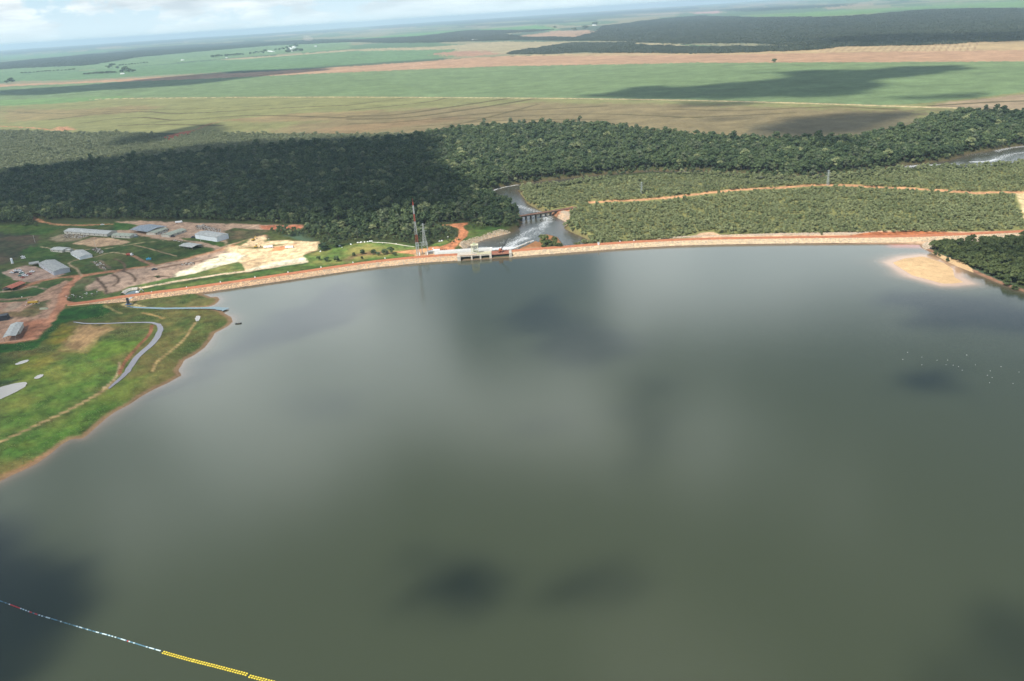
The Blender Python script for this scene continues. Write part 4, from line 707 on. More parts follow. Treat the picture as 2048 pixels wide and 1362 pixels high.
# trees and bushes that stand alone
def lone(px, py, h, label, kind='F', name='tree', group=None, w=1.0):
    i = random.randrange(4); key = (kind, i)
    if key not in LONE:
        mats = dict(F=ML_F, C=ML_C, S=ML_S)[kind]; LONE[key] = tree_mesh('crown', 90+i*7+ord(kind), 8, 4.0, 6, 230, .95, mats, split=True, cb=.2)
    cr, tk = LONE[key]; x, y = G(px, py, .8); z = hz(x, y); x, y = G(px, py, z); t = thing(name, label, 'tree' if name != 'bush' else 'bush', (x, y, z), random.random()*6.28, group)
    s = h/8; t.scale = (s*w, s*w, s); link('crown', cr, t); link('trunk', tk, t); return t
LONE = {}
for px, py, h, w, lb in ((637, 521, 4.5, 1, 'small dark bush on the grassy slope nearest the sand yard'), (653, 523, 4.5, 1.3, 'round bush between two others above the left dam crest'), (674, 523, 6, 1.1, 'tallest of three bushes on the slope above the dam crest'),
                         (708, 512, 4, 1, 'bush at the left end of the rocky strip on the slope'), (725, 508, 5, 1.2, 'dark bush on the middle of the grassy slope'), (748, 509, 5.5, 1.2, 'first dark bush of the clump before the towers'), (757, 511, 4, 1.2, 'low bush in the middle of the clump before the towers'), (770, 509, 6, 1.2, 'leafy tree in the clump before the towers'), (783, 507, 7, 1, 'tallest tree of the clump before the towers'), (724, 518, 3, 1, 'lowest bush on the slope just above the dam road'),
                         (648, 500, 8, 1.5, 'big dark bushy tree at the right end of the sand yard'), (672, 494, 10, 1.2, 'tree beside the big dark bush where slope meets forest'), (790, 511, 3.5, 1.2, 'low bush beside the dam road before the towers')):
    lone(px, py, h, lb, 'F', 'bush' if h < 5.2 else 'tree', w=w)
for px, py, h, w, lb in ((1090, 492, 12, 1.1, 'tallest tree on the river islet behind the dam'), (1096, 494, 8, 1.4, 'wide tree in the middle of the river islet'), (1109, 493, 11, .7, 'slender tree on the right of the river islet'), (1102, 496, 5, 1.6, 'bright low bush at the foot of the islet trees'), (1088, 497, 4, 1.6, 'low bush on the bare side of the river islet'), (1117, 497, 6, 1.3, 'bush at the right tip of the river islet'), (1123, 498, 4, 1.2, 'smallest bush at the water on the islet')):
    lone(px, py, h, lb, 'S', 'bush' if h < 7 else 'tree', w=w)
for px, py, h, w, lb in ((1870, 511, 4, .9, 'small dark tree standing at the water near the sandbar'), (1878, 513, 3, 1, 'low bush at the waterline right of the sandbar'), (2012, 572, 7, .8, 'tree at the waterline on the right shore'), (2030, 580, 4.5, 1.2, 'bush leaning over the water at the right edge'), (1895, 523, 3.5, 1, 'bush on the red bank beside the sandbar'),
                         (57, 449, 7, 1.4, 'dark tree where the dirt track leaves the forest'), (48, 452, 6, 1.2, 'bush beside the dirt track at the forest edge'), (73, 452, 5, 1.3, 'round bush on the grass by the forest track'),
                         (314, 556, 2.5, 1.5, 'low bush on the bare ground above the canal'), (318, 555, 2.2, 1.3, 'second low bush above the canal'), (138, 602, 3, 1.1, 'dark shrub at the road fork'), (1643, 470, 3, .8, 'dark shrub on the dam shoulder')):
    lone(px, py, h, lb, 'S', 'bush' if h < 5 else 'tree', w=w)
zE = lambda x, y: (400+x/8.533, 60+y/8.533)
far = [(24, 165, 30, 1.5, 'big lone tree in the field at the left edge'), (15, 167, 20, 1.6, 'lower tree beside the big lone field tree'), (225, 135, 34, 1.6, 'tall tree at the head of the field hedge'), (218, 137, 24, 1.8, 'tree left of the tall hedge tree'), (235, 137, 18, 1.8, 'low tree right of the tall hedge tree'),
       (250, 143, 34, 1.4, 'tree behind the little farmhouse'), (258, 145, 30, 1.6, 'round tree over the farmhouse yard'), (268, 145, 20, 1.6, 'low tree right of the farmhouse'), (244, 146, 22, 1.3, 'tree left of the farmhouse'),
       (1171, 59, 44, 1.8, 'round tree on the pale field beyond the woods'), (1148, 61, 30, 2.0, 'low tree in the far field row'), (1190, 50, 40, 2.4, 'dark tree clump beside the far forest'), (1110, 56, 26, 2.5, 'wide far clump on the green field'), (1548, 125, 14, 1.6, 'tiny tree on the track across the fields')]
for px, py, h, w, lb in far: lone(px, py, h, lb, 'F', 'tree', w=w)
row1 = [zE(x, y) for x, y in ((200, 470), (230, 474), (262, 468), (300, 460), (330, 460), (372, 452), (445, 455), (480, 450), (520, 446), (560, 440), (600, 438), (640, 436), (685, 430), (730, 428), (860, 412), (920, 405), (960, 398), (1000, 392), (1040, 385), (1080, 402), (1100, 370), (1130, 362), (1300, 350), (1360, 345), (1420, 342))]
for px, py in row1: lone(px, py, random.uniform(16, 26), 'dark tree in the long row along the far farm track', 'F', 'tree', 'trees in the row along the far farm track', w=1.5)
for x, y in ((1490, 385), (1530, 380), (1580, 376), (1620, 370), (1660, 362), (1700, 362), (1730, 366), (1510, 345), (1490, 320), (1560, 300), (1620, 290), (1660, 285)):
    px, py = zE(x, y); lone(px, py, random.uniform(20, 30), 'tree shading the white farm sheds far beyond the fields', 'F', 'tree', 'trees around the far farm sheds', w=1.5)
for px in list(range(44, 150, 8)): lone(px, 147-(px-44)*.065, random.uniform(9, 15), 'small tree in the thin hedge on the left far field', 'F', 'tree', 'trees of the thin hedge on the left', w=2.2)
for px in list(range(170, 232, 5)): lone(px, 149.5-(px-170)*.06, random.uniform(12, 18), 'low tree in the hedge left of the farmhouse', 'F', 'tree', 'trees of the hedge left of the farmhouse', w=2)
for px in list(range(240, 296, 6)): lone(px, 131.5-(px-240)*.1, random.uniform(9, 15), 'low tree in the hedge behind the tall tree', 'F', 'tree', 'trees of the hedge behind the tall tree', w=2)
# marsh grass and rocks
MGR = mat_leaf('grass_blades', (.085, .125, .030), (.150, .180, .055), .35)
def tuft(seed):
    rg = np.random.default_rng(seed); V, Fq = leaves(rg, [(0, 0, 0, .55, .7)], 16, .34, .6); return mesh_np('tuft', V, Fq, [MGR])
TF = [tuft(i) for i in range(3)]
marsh = GP([(-300, 1050), (-300, 640), (0, 690), (106, 645), (123, 618), (300, 598), (400, 588), (440, 600), (430, 616), (458, 635), (445, 660), (357, 733), (211, 833), (44, 945)])
p = fill(marsh, 1.8, .5, azl=50); s = shore_sd(p[:, 0], p[:, 1]); g = fbm(p[:, 0]/16, p[:, 1]/16, 91, 3)
chan = smooth(GP(z5((170*3.4, 290), (850, 290), (1085, 300), (1050, 420), (860, 640), (740, 740))), 2)
ok = (s < -1.2) & ((g > .47) | (s > -16)) & (sd_line(p[:, 0], p[:, 1], chan, 20) > 6); p = p[ok]
for q in (z5((420, 400), (540, 290), (860, 305), (700, 400), (560, 500), (400, 490)), z5((-60, 760), (110, 690), (200, 680), (90, 780), (-60, 840)), z5((1310, 250), (1355, 230), (1380, 260), (1340, 290)), z5((90, 585), (200, 530), (210, 560)), z1((0, 1320), (300, 1265), (480, 1120), (570, 940), (700, 930), (1200, 880), (1200, 860), (500, 860), (0, 1000))):
    p = p[sd_poly(p[:, 0], p[:, 1], GP(q), 5) < -1]
L5 = smooth(GP(z5((0, 1105), (200, 1010), (350, 940), (520, 860), (680, 770), (780, 690), (810, 560))), 2); p = p[sd_line(p[:, 0], p[:, 1], L5, 10) > 2.2]
scatter('marsh_grass_tufts', placed(p, -.15), rng.uniform(.4, 1.1, len(p)), TF, flat=rng.uniform(.4, .8, len(p)), label='bright green marsh grass along the left shore', kind='stuff')
print('TUFTS', len(p))
MRK = M('rock', (.46, .38, .28), .9, .9, .45); MRK2 = M('rock_red', (.35, .25, .18), .9, .9, .45)
def rock(seed, mat):
    rg = np.random.default_rng(seed); mb = MB(); v = []; n = 6
    for z, r in ((-.3, .8), (.1, 1.0), (.5, .6)):
        for i in range(n): t = 2*math.pi*i/n; q = r*rg.uniform(.7, 1.15); v.append((math.cos(t)*q*.6, math.sin(t)*q*.45, z*.6+rg.uniform(-.08, .08)))
    v.append((0, 0, .42)); f = [(a*n+i, a*n+(i+1) % n, (a+1)*n+(i+1) % n, (a+1)*n+i) for a in (0, 1) for i in range(n)]+[(2*n+i, 2*n+(i+1) % n, 3*n) for i in range(n)]
    mb.add(v, f); me = bpy.data.meshes.new('stone'); me.from_pydata(mb.v, [], mb.f); me.materials.append(mat); me.update(); return me
RK = [rock(i, MRK) for i in range(3)]; RK2 = [rock(i+5, MRK2) for i in range(3)]
# ------------------------------------------------------------------ the dam
MRD = M('red_earth', tuple(S(206, 132, 92)), .95, .35, .25, bump=.2); MCON = M('concrete', (.50, .46, .38), .85, .9, .35); MCONW = M('white_concrete', (.72, .71, .67), .7, .4, .12)
MDK = M('dark_steel', (.035, .037, .04), .5, 1, .2); MSL = M('slope_grass', tuple(S(112, 126, 66)), .95, .3, .3, bump=.3); MFL = M('rock_fill', tuple(S(240, 212, 170)), .95, .5, .3, bump=.5); MFLR = M('red_rock_fill', tuple(S(212, 170, 132)), .95, .5, .3, bump=.5)
def sweep(P, prof):       # prof: (offset towards the lake, z)
    d = np.gradient(P, axis=0); d /= np.hypot(d[:, 0], d[:, 1])[:, None]; n = np.c_[d[:, 1], -d[:, 0]]; V = []
    for o, z in prof: V.append(np.c_[P+n*np.asarray(o).reshape(-1, 1), np.broadcast_to(z, len(P))])
    k = len(P); V = np.vstack(V); Fq = [(j*k+i, (j+1)*k+i, (j+1)*k+i+1, j*k+i+1) for j in range(len(prof)-1) for i in range(k-1)]; return V, Fq
MWET = M('wet_rock', (.11, .085, .065), .5, .5, .3, bump=.4)
MFLC = M('pale_rock_fill', tuple(S(236, 198, 154)), .95, .5, .3, bump=.5)
def dam(P0, label, left):
    P = resample(smooth(P0, 2), 5.0); root = thing('earth_dam', label, 'dam')
    n = len(P); jit = (fbm(np.arange(n)*.7, np.zeros(n), 3)-.5)
    t = np.linspace(0, 1, n); cz = CREST_Z*(ss(0, .16, t)*.72+.28) if left else np.full(n, CREST_Z); k = (cz-.7)/(CREST_Z-.7)
    def add(nm, prof, m):
        V, Fq = sweep(P, prof); return link(nm, mesh_np(nm, V, Fq, [m]), root)
    w = 6.4
    add('upstream_slope', [(w*.9*k+.2*jit, cz*0+.36), (3.2*k+jit*.5, cz*.5), (0*t, cz-.05)], MFLC if left else MFL)
    add('wet_waterline', [(w*1.45+0*t, cz*0-1.6), (w*.9*k+.2*jit, cz*0+.36)], MWET)
    add('crest_road', [(0*t, cz), (-2+0*t, cz+.14), (-5.5+0*t, cz+.14), (-8.2+jit*1.2, cz)], MRD)
    add('downstream_slope', [(-8.2+jit*1.2, cz-.02), (-8.2-4.8*k, .5+0*t)], MSL if left else MFL)
    # riprap: thousands of loose stones
    seg = []; dd = np.gradient(P, axis=0); dd /= np.hypot(dd[:, 0], dd[:, 1])[:, None]; nn = np.c_[dd[:, 1], -dd[:, 0]]
    N = int(len(P)*5*7/.55); i = rng.integers(0, n-1, N); f = rng.random(N); q = P[i]*(1-f)[:, None]+P[i+1]*f[:, None]; u = rng.random(N)*.97
    kk = k[i]; pts = np.c_[q+nn[i]*(u*w*kk)[:, None], cz[i]*(1-u)+.02]; ok = kk > .35; pts = pts[ok]
    return root, pts, rng.uniform(.35, 1.0, ok.sum())
dl, ptl, scl_ = dam(crest_L, 'left earth dam with red crest road, from the camp to the spillway', True)
kx = ptl[:, 0]+rng.normal(size=len(ptl))*35 < G(640, 550)[0]
scatter('riprap', ptl[kx], scl_[kx], RK2, dl, kind='stuff'); scatter('riprap', ptl[~kx], scl_[~kx], RK, dl, kind='stuff')
dr, ptr, scr_ = dam(crest_R, 'right earth dam with pale rock slope, from the spillway to the right shore', False)
scatter('riprap', ptr, scr_, RK, dr, kind='stuff')
rb = [GP(z4((375, 835), (400, 800), (560, 740), (700, 695), (900, 640), (1110, 615), (1115, 645), (1000, 695), (760, 765), (560, 825), (500, 870), (420, 870))), GP(z4((1590, 450), (1700, 400), (1800, 420), (1790, 470), (1780, 545), (1740, 550), (1640, 490))), GP([(1843, 493), (1850, 486), (1900, 481), (1990, 478), (2035, 473), (1940, 488), (1880, 494), (1850, 500)]),
      GP([(1300, 481), (1360, 474), (1440, 472), (1560, 468), (1700, 466), (1760, 464), (1700, 471), (1560, 472), (1400, 475)])]
for q, lb in zip(rb, ('bank of pale boulders along the left edge of the tailwater', 'pale boulders under the right end of the bridge', 'white rubble bank at the right end of the dam', 'pale rubble shoulder behind the right dam crest')):
    p = fill(q, .8, .1, keep=.8); scatter('boulder_bank', placed(p, .0), rng.uniform(.5, 1.5, len(p)), RK, label=lb, kind='stuff')
p = []
for a, b in (((1090, 498), (1066, 484)),): pass
foam_edge = resample(smooth(GP(z4((1090, 880), (1200, 830), (1310, 782)), RZ), 1), .8); scatter('shore_stones', np.c_[foam_edge+rng.normal(size=foam_edge.shape)*.5, np.full(len(foam_edge), -3.4)], rng.uniform(.5, 1.2, len(foam_edge)), RK, label='line of pale stones along the islet shore', kind='stuff')
# ------------------------------------------------------------------ spillway
A = spill[0]; B = spill[1]; LS = float(np.hypot(*(B-A))); sa = math.atan2(B[1]-A[1], B[0]-A[0])
sp = thing('spillway', 'concrete gated spillway between the two earth dams', 'spillway', (A[0], A[1], 0), sa)
fr = lambda f: f*LS
MYE = M('yellow_paint', (.62, .60, .20), .6, 1, .15); MOR = M('orange_beam', (.36, .17, .11), .6, 1, .25); MCRM = M('cream_paint', (.62, .60, .42), .6, 1, .2)
for f, w, y0, h in ((-.01, 3.2, -6.5, 3.9), (.235, 1.5, -4.6, 3.7), (.405, 1.5, -4.6, 3.7), (.60, 2.2, -4.8, 3.9), (.985, 2.6, -6.0, 4.2)):
    MB().box(fr(f)-w/2, fr(f)+w/2, y0, 9, -5, h).build('pier', MCON, sp)
for f0, f1 in ((.02, .22), (.25, .39), (.42, .58)):
    MB().box(fr(f0), fr(f1), 1.5, 2.1, -5, 1.1).build('gate', MDK, sp)
    MB().box(fr(f0), fr(f1), -3.4, -2.9, 2.9, 3.5).build('lintel', MCON, sp)
MB().box(fr(.62), fr(.965), .5, 1.2, -5, 2.6).build('gate', MDK, sp)
MB().box(fr(-.03), fr(.62), -3.2, 8, 3.72, 4.15).build('deck', MCON, sp)
MB().box(fr(.62), fr(1.0), -1.6, 7.5, 3.2, 3.9).build('deck', M('rusty_deck', tuple(S(180, 116, 92)), .9, .5, .3), sp)
MB().box(fr(.62), fr(.97), -2.2, -1.7, 2.6, 3.9).build('beam', MOR, sp)
MB().box(fr(.62), fr(.97), 3.2, 3.8, 4.0, 4.6).build('beam', MOR, sp)
MB().box(fr(-.02), fr(.34), -3.5, -3.25, 4.15, 4.9).build('parapet', M('peach_concrete', (.66, .50, .36), .8, .5, .15), sp)
rl = MB()
for i in range(15): x = fr(.34)+i*fr(.27)/14; rl.bar((x, -3.3, 4.1), (x, -3.3, 5.2), .07, 0, 4)
for z in (4.65, 5.2): rl.bar((fr(.34), -3.3, z), (fr(.61), -3.3, z), .08, 0, 4)
for i in range(15): x = fr(.34)+i*fr(.27)/14; rl.bar((x, 1.5, 4.1), (x, 1.5, 5.2), .06, 0, 4)
for z in (4.65, 5.2): rl.bar((fr(.34), 1.5, z), (fr(.61), 1.5, z), .07, 0, 4)
rl.build('railing', MYE, sp)
for x0, x1, y, h in ((fr(-.5), fr(.26), 13, 3.5), (fr(.36), fr(.63), 13, 3.3)):
    wl = thing('channel_wall', 'long white concrete wall behind the left dam crest and spillway deck' if x0 < 0 else 'shorter white concrete wall between gantry and orange deck', 'wall', (A[0], A[1], 0), sa)
    MB().box(x0, x1, y, y+.8, -4, h+1.6).build('wall', MCONW, wl); MB().box(x0+.3, x1-.3, y+1.0, y+2.2, -4, h+1.2).build('channel', MDK, wl); MB().box(x0, x1, y+2.3, y+2.9, -4, h+2.2).build('rear_parapet', MCONW, wl)
MB().box(fr(.60), fr(.64), 9.2, 12.8, 0, 6.2).build('end_pier', MCONW, wl)
# gantry crane on the spillway deck
g = thing('gantry_crane', 'cream lattice gantry crane standing on the spillway deck', 'crane', (*((A+(B-A)*.30)), 4.1), sa)
gx0, gx1, gy0, gy1 = -3.4, 3.4, 0.5, 6.0
for x in (gx0, gx1):
    for y in (gy0, gy1): MB().bar((x, y, 0), (x*.9, y, 8.4), .24, 0, 4).build('leg', MCRM, g)
b = MB()
for z in (3.0, 5.8, 8.4):
    for a_, c_ in (((gx0, gy0), (gx1, gy0)), ((gx0, gy1), (gx1, gy1)), ((gx0, gy0), (gx0, gy1)), ((gx1, gy0), (gx1, gy1))): b.bar((*a_, z), (*c_, z), .14)
for z in (.4, 3.0, 5.8):
    for y in (gy0, gy1): b.bar((gx0, y, z), (gx1, y, z+2.6), .09); b.bar((gx1, y, z), (gx0, y, z+2.6), .09)
b.build('bracing', MCRM, g)
MB().box(gx0-.4, gx1+.4, gy0-.3, gy1+.3, 8.4, 8.7).build('platform', MCRM, g)
MB().box(-1.6, .6, 2, 4.6, 8.7, 10.1).build('hoist', M('hoist_paint', (.42, .45, .30), .6, 1, .2), g)
b = MB(); [b.bar((x, gy0-.2, 8.7), (x, gy0-.2, 9.8), .06) for x in np.linspace(gx0, gx1, 6)]; b.bar((gx0, gy0-.2, 9.8), (gx1, gy0-.2, 9.8), .07); b.build('railing', MYE, g)
# crawler crane with a long dark boom
c = thing('crawler_crane', 'orange crawler crane with raised black lattice boom on the right spillway deck', 'crane', (*((A+(B-A)*.80)), 3.92), sa)
MRDP = M('machine_orange', (.42, .13, .06), .55, 1, .3)
for x in (-1.7, 1.7): MB().box(x-.5, x+.5, -.4, 4.4, 0, .95, taper=.1).build('track', MDK, c)
MB().box(-1.9, 1.9, .2, 4.6, 1.05, 2.9, taper=.15).build('machine_house', MRDP, c)
MB().box(-1.9, -.8, -1.1, .2, 1.1, 3.1, taper=.12).build('cab', MRDP, c)
b = MB(); tip = Vector((7.4, 1.5, 12.6)); bs = Vector((.2, .6, 2.0))
for dx, dy in ((-.35, -.35), (.35, -.35), (.35, .35), (-.35, .35)): b.bar(bs+Vector((dx, dy, 0)), tip+Vector((dx*.5, dy*.5, 0)), .2)
for i in range(12): p0 = bs.lerp(tip, i/12); p1 = bs.lerp(tip, (i+1)/12); b.bar(p0+Vector((-.3, -.3, 0)), p1+Vector((.3, .3, 0)), .06); b.bar(p0+Vector((.3, -.3, 0)), p1+Vector((-.3, .3, 0)), .06)
b.build('boom', MDK, c)
b = MB(); b.bar((-.6, 3.4, 2.9), (-1.0, 3.2, 5.2), .1); b.bar((-1.0, 3.2, 5.2), tip, .05); b.build('cable', MDK, c)
# ------------------------------------------------------------------ bridge
ba = G(1033, 433, 1.6); bb = G(1152, 414.5, 1.6); LB = float(np.hypot(*(bb-ba))); bang = math.atan2(bb[1]-ba[1], bb[0]-ba[0])
br = thing('bridge', 'low girder bridge on dark piers across the rapids', 'bridge', (*ba, 0), bang)
MBD = M('bridge_deck', tuple(S(146, 112, 94)), .95, .4, .25); MPI = M('pier_concrete', (.10, .095, .085), .85, .7, .3)
MB().box(0, LB, -2.3, 2.3, 1.25, 1.65).build('deck', MBD, br)
for y in (-2.0, 1.6): MB().box(0, LB*.72, y, y+.4, .35, 1.25).build('girder', MPI, br)
for y in (-2.45, 2.3): MB().box(0, LB, y, y+.14, 1.5, 2.0).build('kerb', MBD, br)
for x in (1042, 1051.5, 1061, 1071, 1081, 1090.5, 1100.5, 1110.5):
    t = (x-1033)/119*LB; b = MB(); b.box(t-.7, t+.7, -2.2, 2.2, .0, .6); [b.box(t-.5, t+.5, y-.45, y+.45, -6.5, .0) for y in (-1.6, 0, 1.6)]; b.build('pier', MPI, br)
# ------------------------------------------------------------------ masts, pylons, wires
MWH = M('white_paint', (.78, .78, .76), .5, 1, .1); MRP = M('red_paint', (.34, .07, .045), .5, 1, .2); MGA = M('galvanised_steel', (.46, .50, .48), .45, 1, .2, metal=.3)
def lattice(b, w0, w1, z0, z1, n, r, mi=0, legs=4):
    ang = [math.pi*2*(i+.5)/legs for i in range(legs)]
    def P(a, z): t = (z-z0)/(z1-z0); w = w0+(w1-w0)*t; return Vector((math.cos(a)*w*.7, math.sin(a)*w*.7, z))
    for a in ang: b.bar(P(a, z0), P(a, z1), r, mi)
    zs = np.linspace(z0, z1, n+1)
    for i in range(n):
        for j, a in enumerate(ang):
            c_ = ang[(j+1) % legs]; b.bar(P(a, zs[i]), P(c_, zs[i+1]), r*.55, mi); b.bar(P(c_, zs[i]), P(a, zs[i+1]), r*.55, mi); b.bar(P(a, zs[i+1]), P(c_, zs[i+1]), r*.5, mi)
MWM = M('mast_white', (.42, .42, .41), .6, 1, .2); mx_, my_ = G(837, 510, .8); mst = thing('radio_mast', 'tall red and white lattice mast behind the left dam', 'mast', (mx_, my_, .8), .3)
for za, zb_, w0, w1, m_, r in ((0, 13, 2.6, 2.3, MGA, .13), (13, 21, 2.3, 2.0, MRP, .12), (21, 29, 2.0, 1.6, MWM, .12), (29, 34.5, 1.6, 1.35, MWM, .13), (34.5, 42, 1.1, .95, MRP, .2), (42, 50.5, .95, .8, MWM, .2), (50.5, 54, .8, .5, MRP, .18)):
    b = MB(); lattice(b, w0, w1, za, zb_, max(2, int((zb_-za)/2.2)), r, legs=3); b.build('mast_section', m_, mst)
MB().bar((0, 0, 54), (0, 0, 57.5), .12).build('antenna', MRP, mst)
def pylon(px, py, h, label, rz, base=4.0, r=.13):
    x, y = G(px, py, .8); t = thing('pylon', label, 'pylon', (x, y, hz(x, y)), rz)
    b = MB(); lattice(b, base, 1.5, 0, h*.62, 6, r); lattice(b, 1.5, .8, h*.62, h, 5, r*.85); b.build('tower_frame', MGA, t)
    for z in (h*.66, h*.80, h*.93):
        b = MB(); w = 3.6 if z < h*.9 else 2.8
        for s in (-1, 1): b.bar((0, .3, z), (s*w, 0, z+.2), r*.8); b.bar((0, -.3, z), (s*w, 0, z+.2), r*.8); b.bar((0, 0, z+1.2), (s*w, 0, z+.2), r*.6)
        b.build('cross_arm', MGA, t)
    return Vector((x, y, hz(x, y))), h
p1 = pylon(850, 492, 24, 'grey lattice pylon just right of the red and white mast', .5)
p2 = pylon(1283, 388, 15, 'slim pylon standing in the scrub right of the bridge', .5, 2.2, .09)
p3 = pylon(1655, 371, 19, 'pale pylon beside the dirt track on the right', .2, 2.6, .11)
# switchyard portal below the pylons
x, y = G(845, 508, .8); t = thing('switchyard_portal', 'low grey lattice portal at the foot of the mast', 'portal frame', (x, y, .8), sa)
for lx in (-5.5, 0, 5.5):
    b = MB(); lattice(b, 1.0, .6, 0, 12.5, 6, .11); b.v = [(a+lx, q, z) for a, q, z in b.v]; b.build('post', MGA, t)
for z in (9.2, 12.2):
    b = MB(); b.bar((-5.5, .3, z), (5.5, .3, z), .12); b.bar((-5.5, -.3, z), (5.5, -.3, z), .12); [b.bar((-5.5+i, -.3, z), (-4.5+i, .3, z), .07) for i in range(11)]; b.build('beam', MGA, t)
for i, lx in enumerate((-4.5, -2.5, 3.5, 5.2)): MB().box(lx-.5, lx+.5, -5, -4, 0, 2.6).box(lx-.2, lx+.2, -4.7, -4.3, 2.6, 3.8).build('transformer', MWH if i % 2 else MCON, t)
x, y = G(873, 507.5, .8); t = thing('control_hut', 'small pale flat roofed hut beside the switchyard behind the left dam', 'hut', (x, y, .8), sa)
MB().box(-3.2, 3.2, 0, 4, 0, 3.4).build('wall', MCON, t); MB().box(-3.5, 3.5, -.3, 4.3, 3.4, 3.7).build('roof', MCONW, t); MB().box(-.5, .5, -.03, .02, 0, 2.1).build('door', MDK, t)
x, y = G(862, 508, .8); t = thing('generator_shed', 'dark louvred shed left of the pale hut behind the left dam', 'shed', (x, y, .8), sa)
MB().box(-2.6, 2.6, 0, 3.4, 0, 2.6).build('wall', M('dark_louvre', (.16, .17, .17), .6, 1, .2), t); MB().box(-2.8, 2.8, -.2, 3.6, 2.6, 2.8).build('roof', MGA, t)
def wires(a, b, zs, lbl, sag=4):
    a, ha = a; b_, hb_ = b; d = (b_-a); nrm = Vector((-d.y, d.x, 0)).normalized(); t = thing('power_line', lbl, 'power line', (0, 0, 0))
    for z in zs:
        for s in (-1, 1):
            mb = MB(); o = nrm*s*3.2; pts = []
            for i in range(17): u = i/16; q = (a+Vector((0, 0, ha*z)))*(1-u)+(b_+Vector((0, 0, hb_*z)))*u+o; q.z -= sag*4*u*(1-u); pts.append(q)
            for i in range(16): mb.bar(pts[i], pts[i+1], .07, 0, 3)
            mb.build('wire', MDK, t)
wires(p1, p2, (.66, .93), 'thin power line from the left towers over the bridge to the scrub pylon'); wires(p2, p3, (.66, .93), 'thin power line across the scrub between the two right pylons')
# ------------------------------------------------------------------ camp buildings
def roofmat(n, c): return M(n, c, .6, .5, .35, spec=.3)
RG = roofmat('grey_fibre_roof', (.30, .31, .29)); RGL = roofmat('light_roof', (.40, .41, .38)); RB = roofmat('blue_grey_roof', (.22, .26, .29)); RRED = roofmat('red_roof', (.42, .13, .075)); RGR = roofmat('mossy_roof', (.32, .35, .27))  # grey_fibre and light roof colours are darkened to carry the shade on them
WW = M('white_wall', (.66, .70, .72), .7, .5, .1); WGY = M('grey_wall', (.40, .42, .45), .8, .5, .15); WSH = M('shed_wall', (.46, .44, .38), .8, .5, .2); MPO = M('post_wood', (.24, .19, .14), .9, 1, .2)
def house(name, label, cat, e0, e1, w, eave, rise=1.3, roof=RG, wall=WSH, kind='closed', windows=0, side=1, door=True, ov=.5):
    a = G(*e0, eave+.8); b_ = G(*e1, eave+.8); L = float(np.hypot(*(b_-a))); an = math.atan2(b_[1]-a[1], b_[0]-a[0])
    zz = hz(*a) if a[1] > 2600 else .8
    t = thing(name, label, cat, (a[0], a[1], zz), an); y1 = w*side; ya, yb = min(0, y1), max(0, y1); ym = (ya+yb)/2
    for s, (yo, yi) in enumerate(((ya-ov, ym), (yb+ov, ym))):
        n = max(2, int(L/5)); r_m = MB()
        for i in range(n):          # sheets of roofing, each a little above its neighbour
            x0 = -ov+i*(L+2*ov)/n; x1 = x0+(L+2*ov)/n; dz = .07*(i % 2)
            r_m.add([(x0, yo, eave-.12+dz), (x1, yo, eave-.12+dz), (x1, yi, eave+rise+dz), (x0, yi, eave+rise+dz), (x0, yo, eave-.26+dz), (x1, yo, eave-.26+dz), (x1, yi, eave+rise-.14+dz), (x0, yi, eave+rise-.14+dz)], [(0, 1, 2, 3), (7, 6, 5, 4), (0, 4, 5, 1), (1, 5, 6, 2), (2, 6, 7, 3), (3, 7, 4, 0)])
        r_m.build('roof', roof, t)
    if kind == 'closed':
        m = MB(); m.add([(0, ya, 0), (L, ya, 0), (L, yb, 0), (0, yb, 0), (0, ya, eave), (L, ya, eave), (L, yb, eave), (0, yb, eave), (0, ym, eave+rise-.2), (L, ym, eave+rise-.2)],
                        [(0, 1, 5, 4), (2, 3, 7, 6), (1, 2, 6, 9, 5), (3, 0, 4, 8, 7)]); m.build('wall', wall, t)
        for i in range(windows):
            x = (i+.7)*L/(windows+.4); y = (ya if side > 0 else ya); m = MB(); m.box(x-.7, x+.7, y-.06, y+.05, 1.1, 2.2); m.build('window', MDK, t)
        if door: MB().box(L*.08, L*.08+1.2, ya-.07, ya+.04, 0, 2.2).build('door', MPO, t)
    else:
        for x in np.linspace(.3, L-.3, max(3, int(L/5))):
            for y in (ya+.2, yb-.2): MB().box(x-.14, x+.14, y-.14, y+.14, 0, eave).build('post', MPO, t)
        if kind == 'back': MB().box(0, L, yb-.15, yb, 0, eave).build('wall', wall, t)
        if kind == 'half': MB().box(L*.45, L, ya+.1, yb-.1, 0, eave).build('wall', wall, t)
    return t
y3 = lambda x, y: (x/9.309, 440+y/9.309); y4 = lambda x, y: (220+x/8.533, 430+y/8.533); y6 = lambda x, y: (x/11.35, 580+y/11.35)
house('long_shed', 'longest pale grey roofed shed at the forest edge of the camp', 'shed', y3(1185, 205), y3(1985, 262), 15, 3.2, 1.6, RGL, WSH, windows=9)
house('shed', 'low mossy roofed shed right behind the sandy round yard', 'shed', y4(20, 345), y4(330, 362), 12, 2.8, 1.2, RGR, WSH, windows=3)
house('workshop', 'wide blue-grey roofed workshop open underneath, behind the middle of the camp', 'workshop', y4(345, 245), y4(640, 285), 27, 4.0, 1.6, RB, WGY, kind='open')
house('shed', 'narrow shed between the blue-grey workshop and the white warehouse', 'shed', y4(770, 305), y4(980, 225), 13, 2.8, 1.3, RGR, WSH, windows=2)
house('shed', 'mossy roofed shed nearest the left end of the white warehouse', 'shed', y4(1010, 345), y4(1300, 248), 13, 2.8, 1.3, RGR, WSH, windows=3)
wh = house('warehouse', 'large white walled warehouse standing alone by the sand yard', 'warehouse', y4(1445, 322), y4(1815, 378), 16, 5.6, 1.2, RGL, WW, windows=0, door=False)
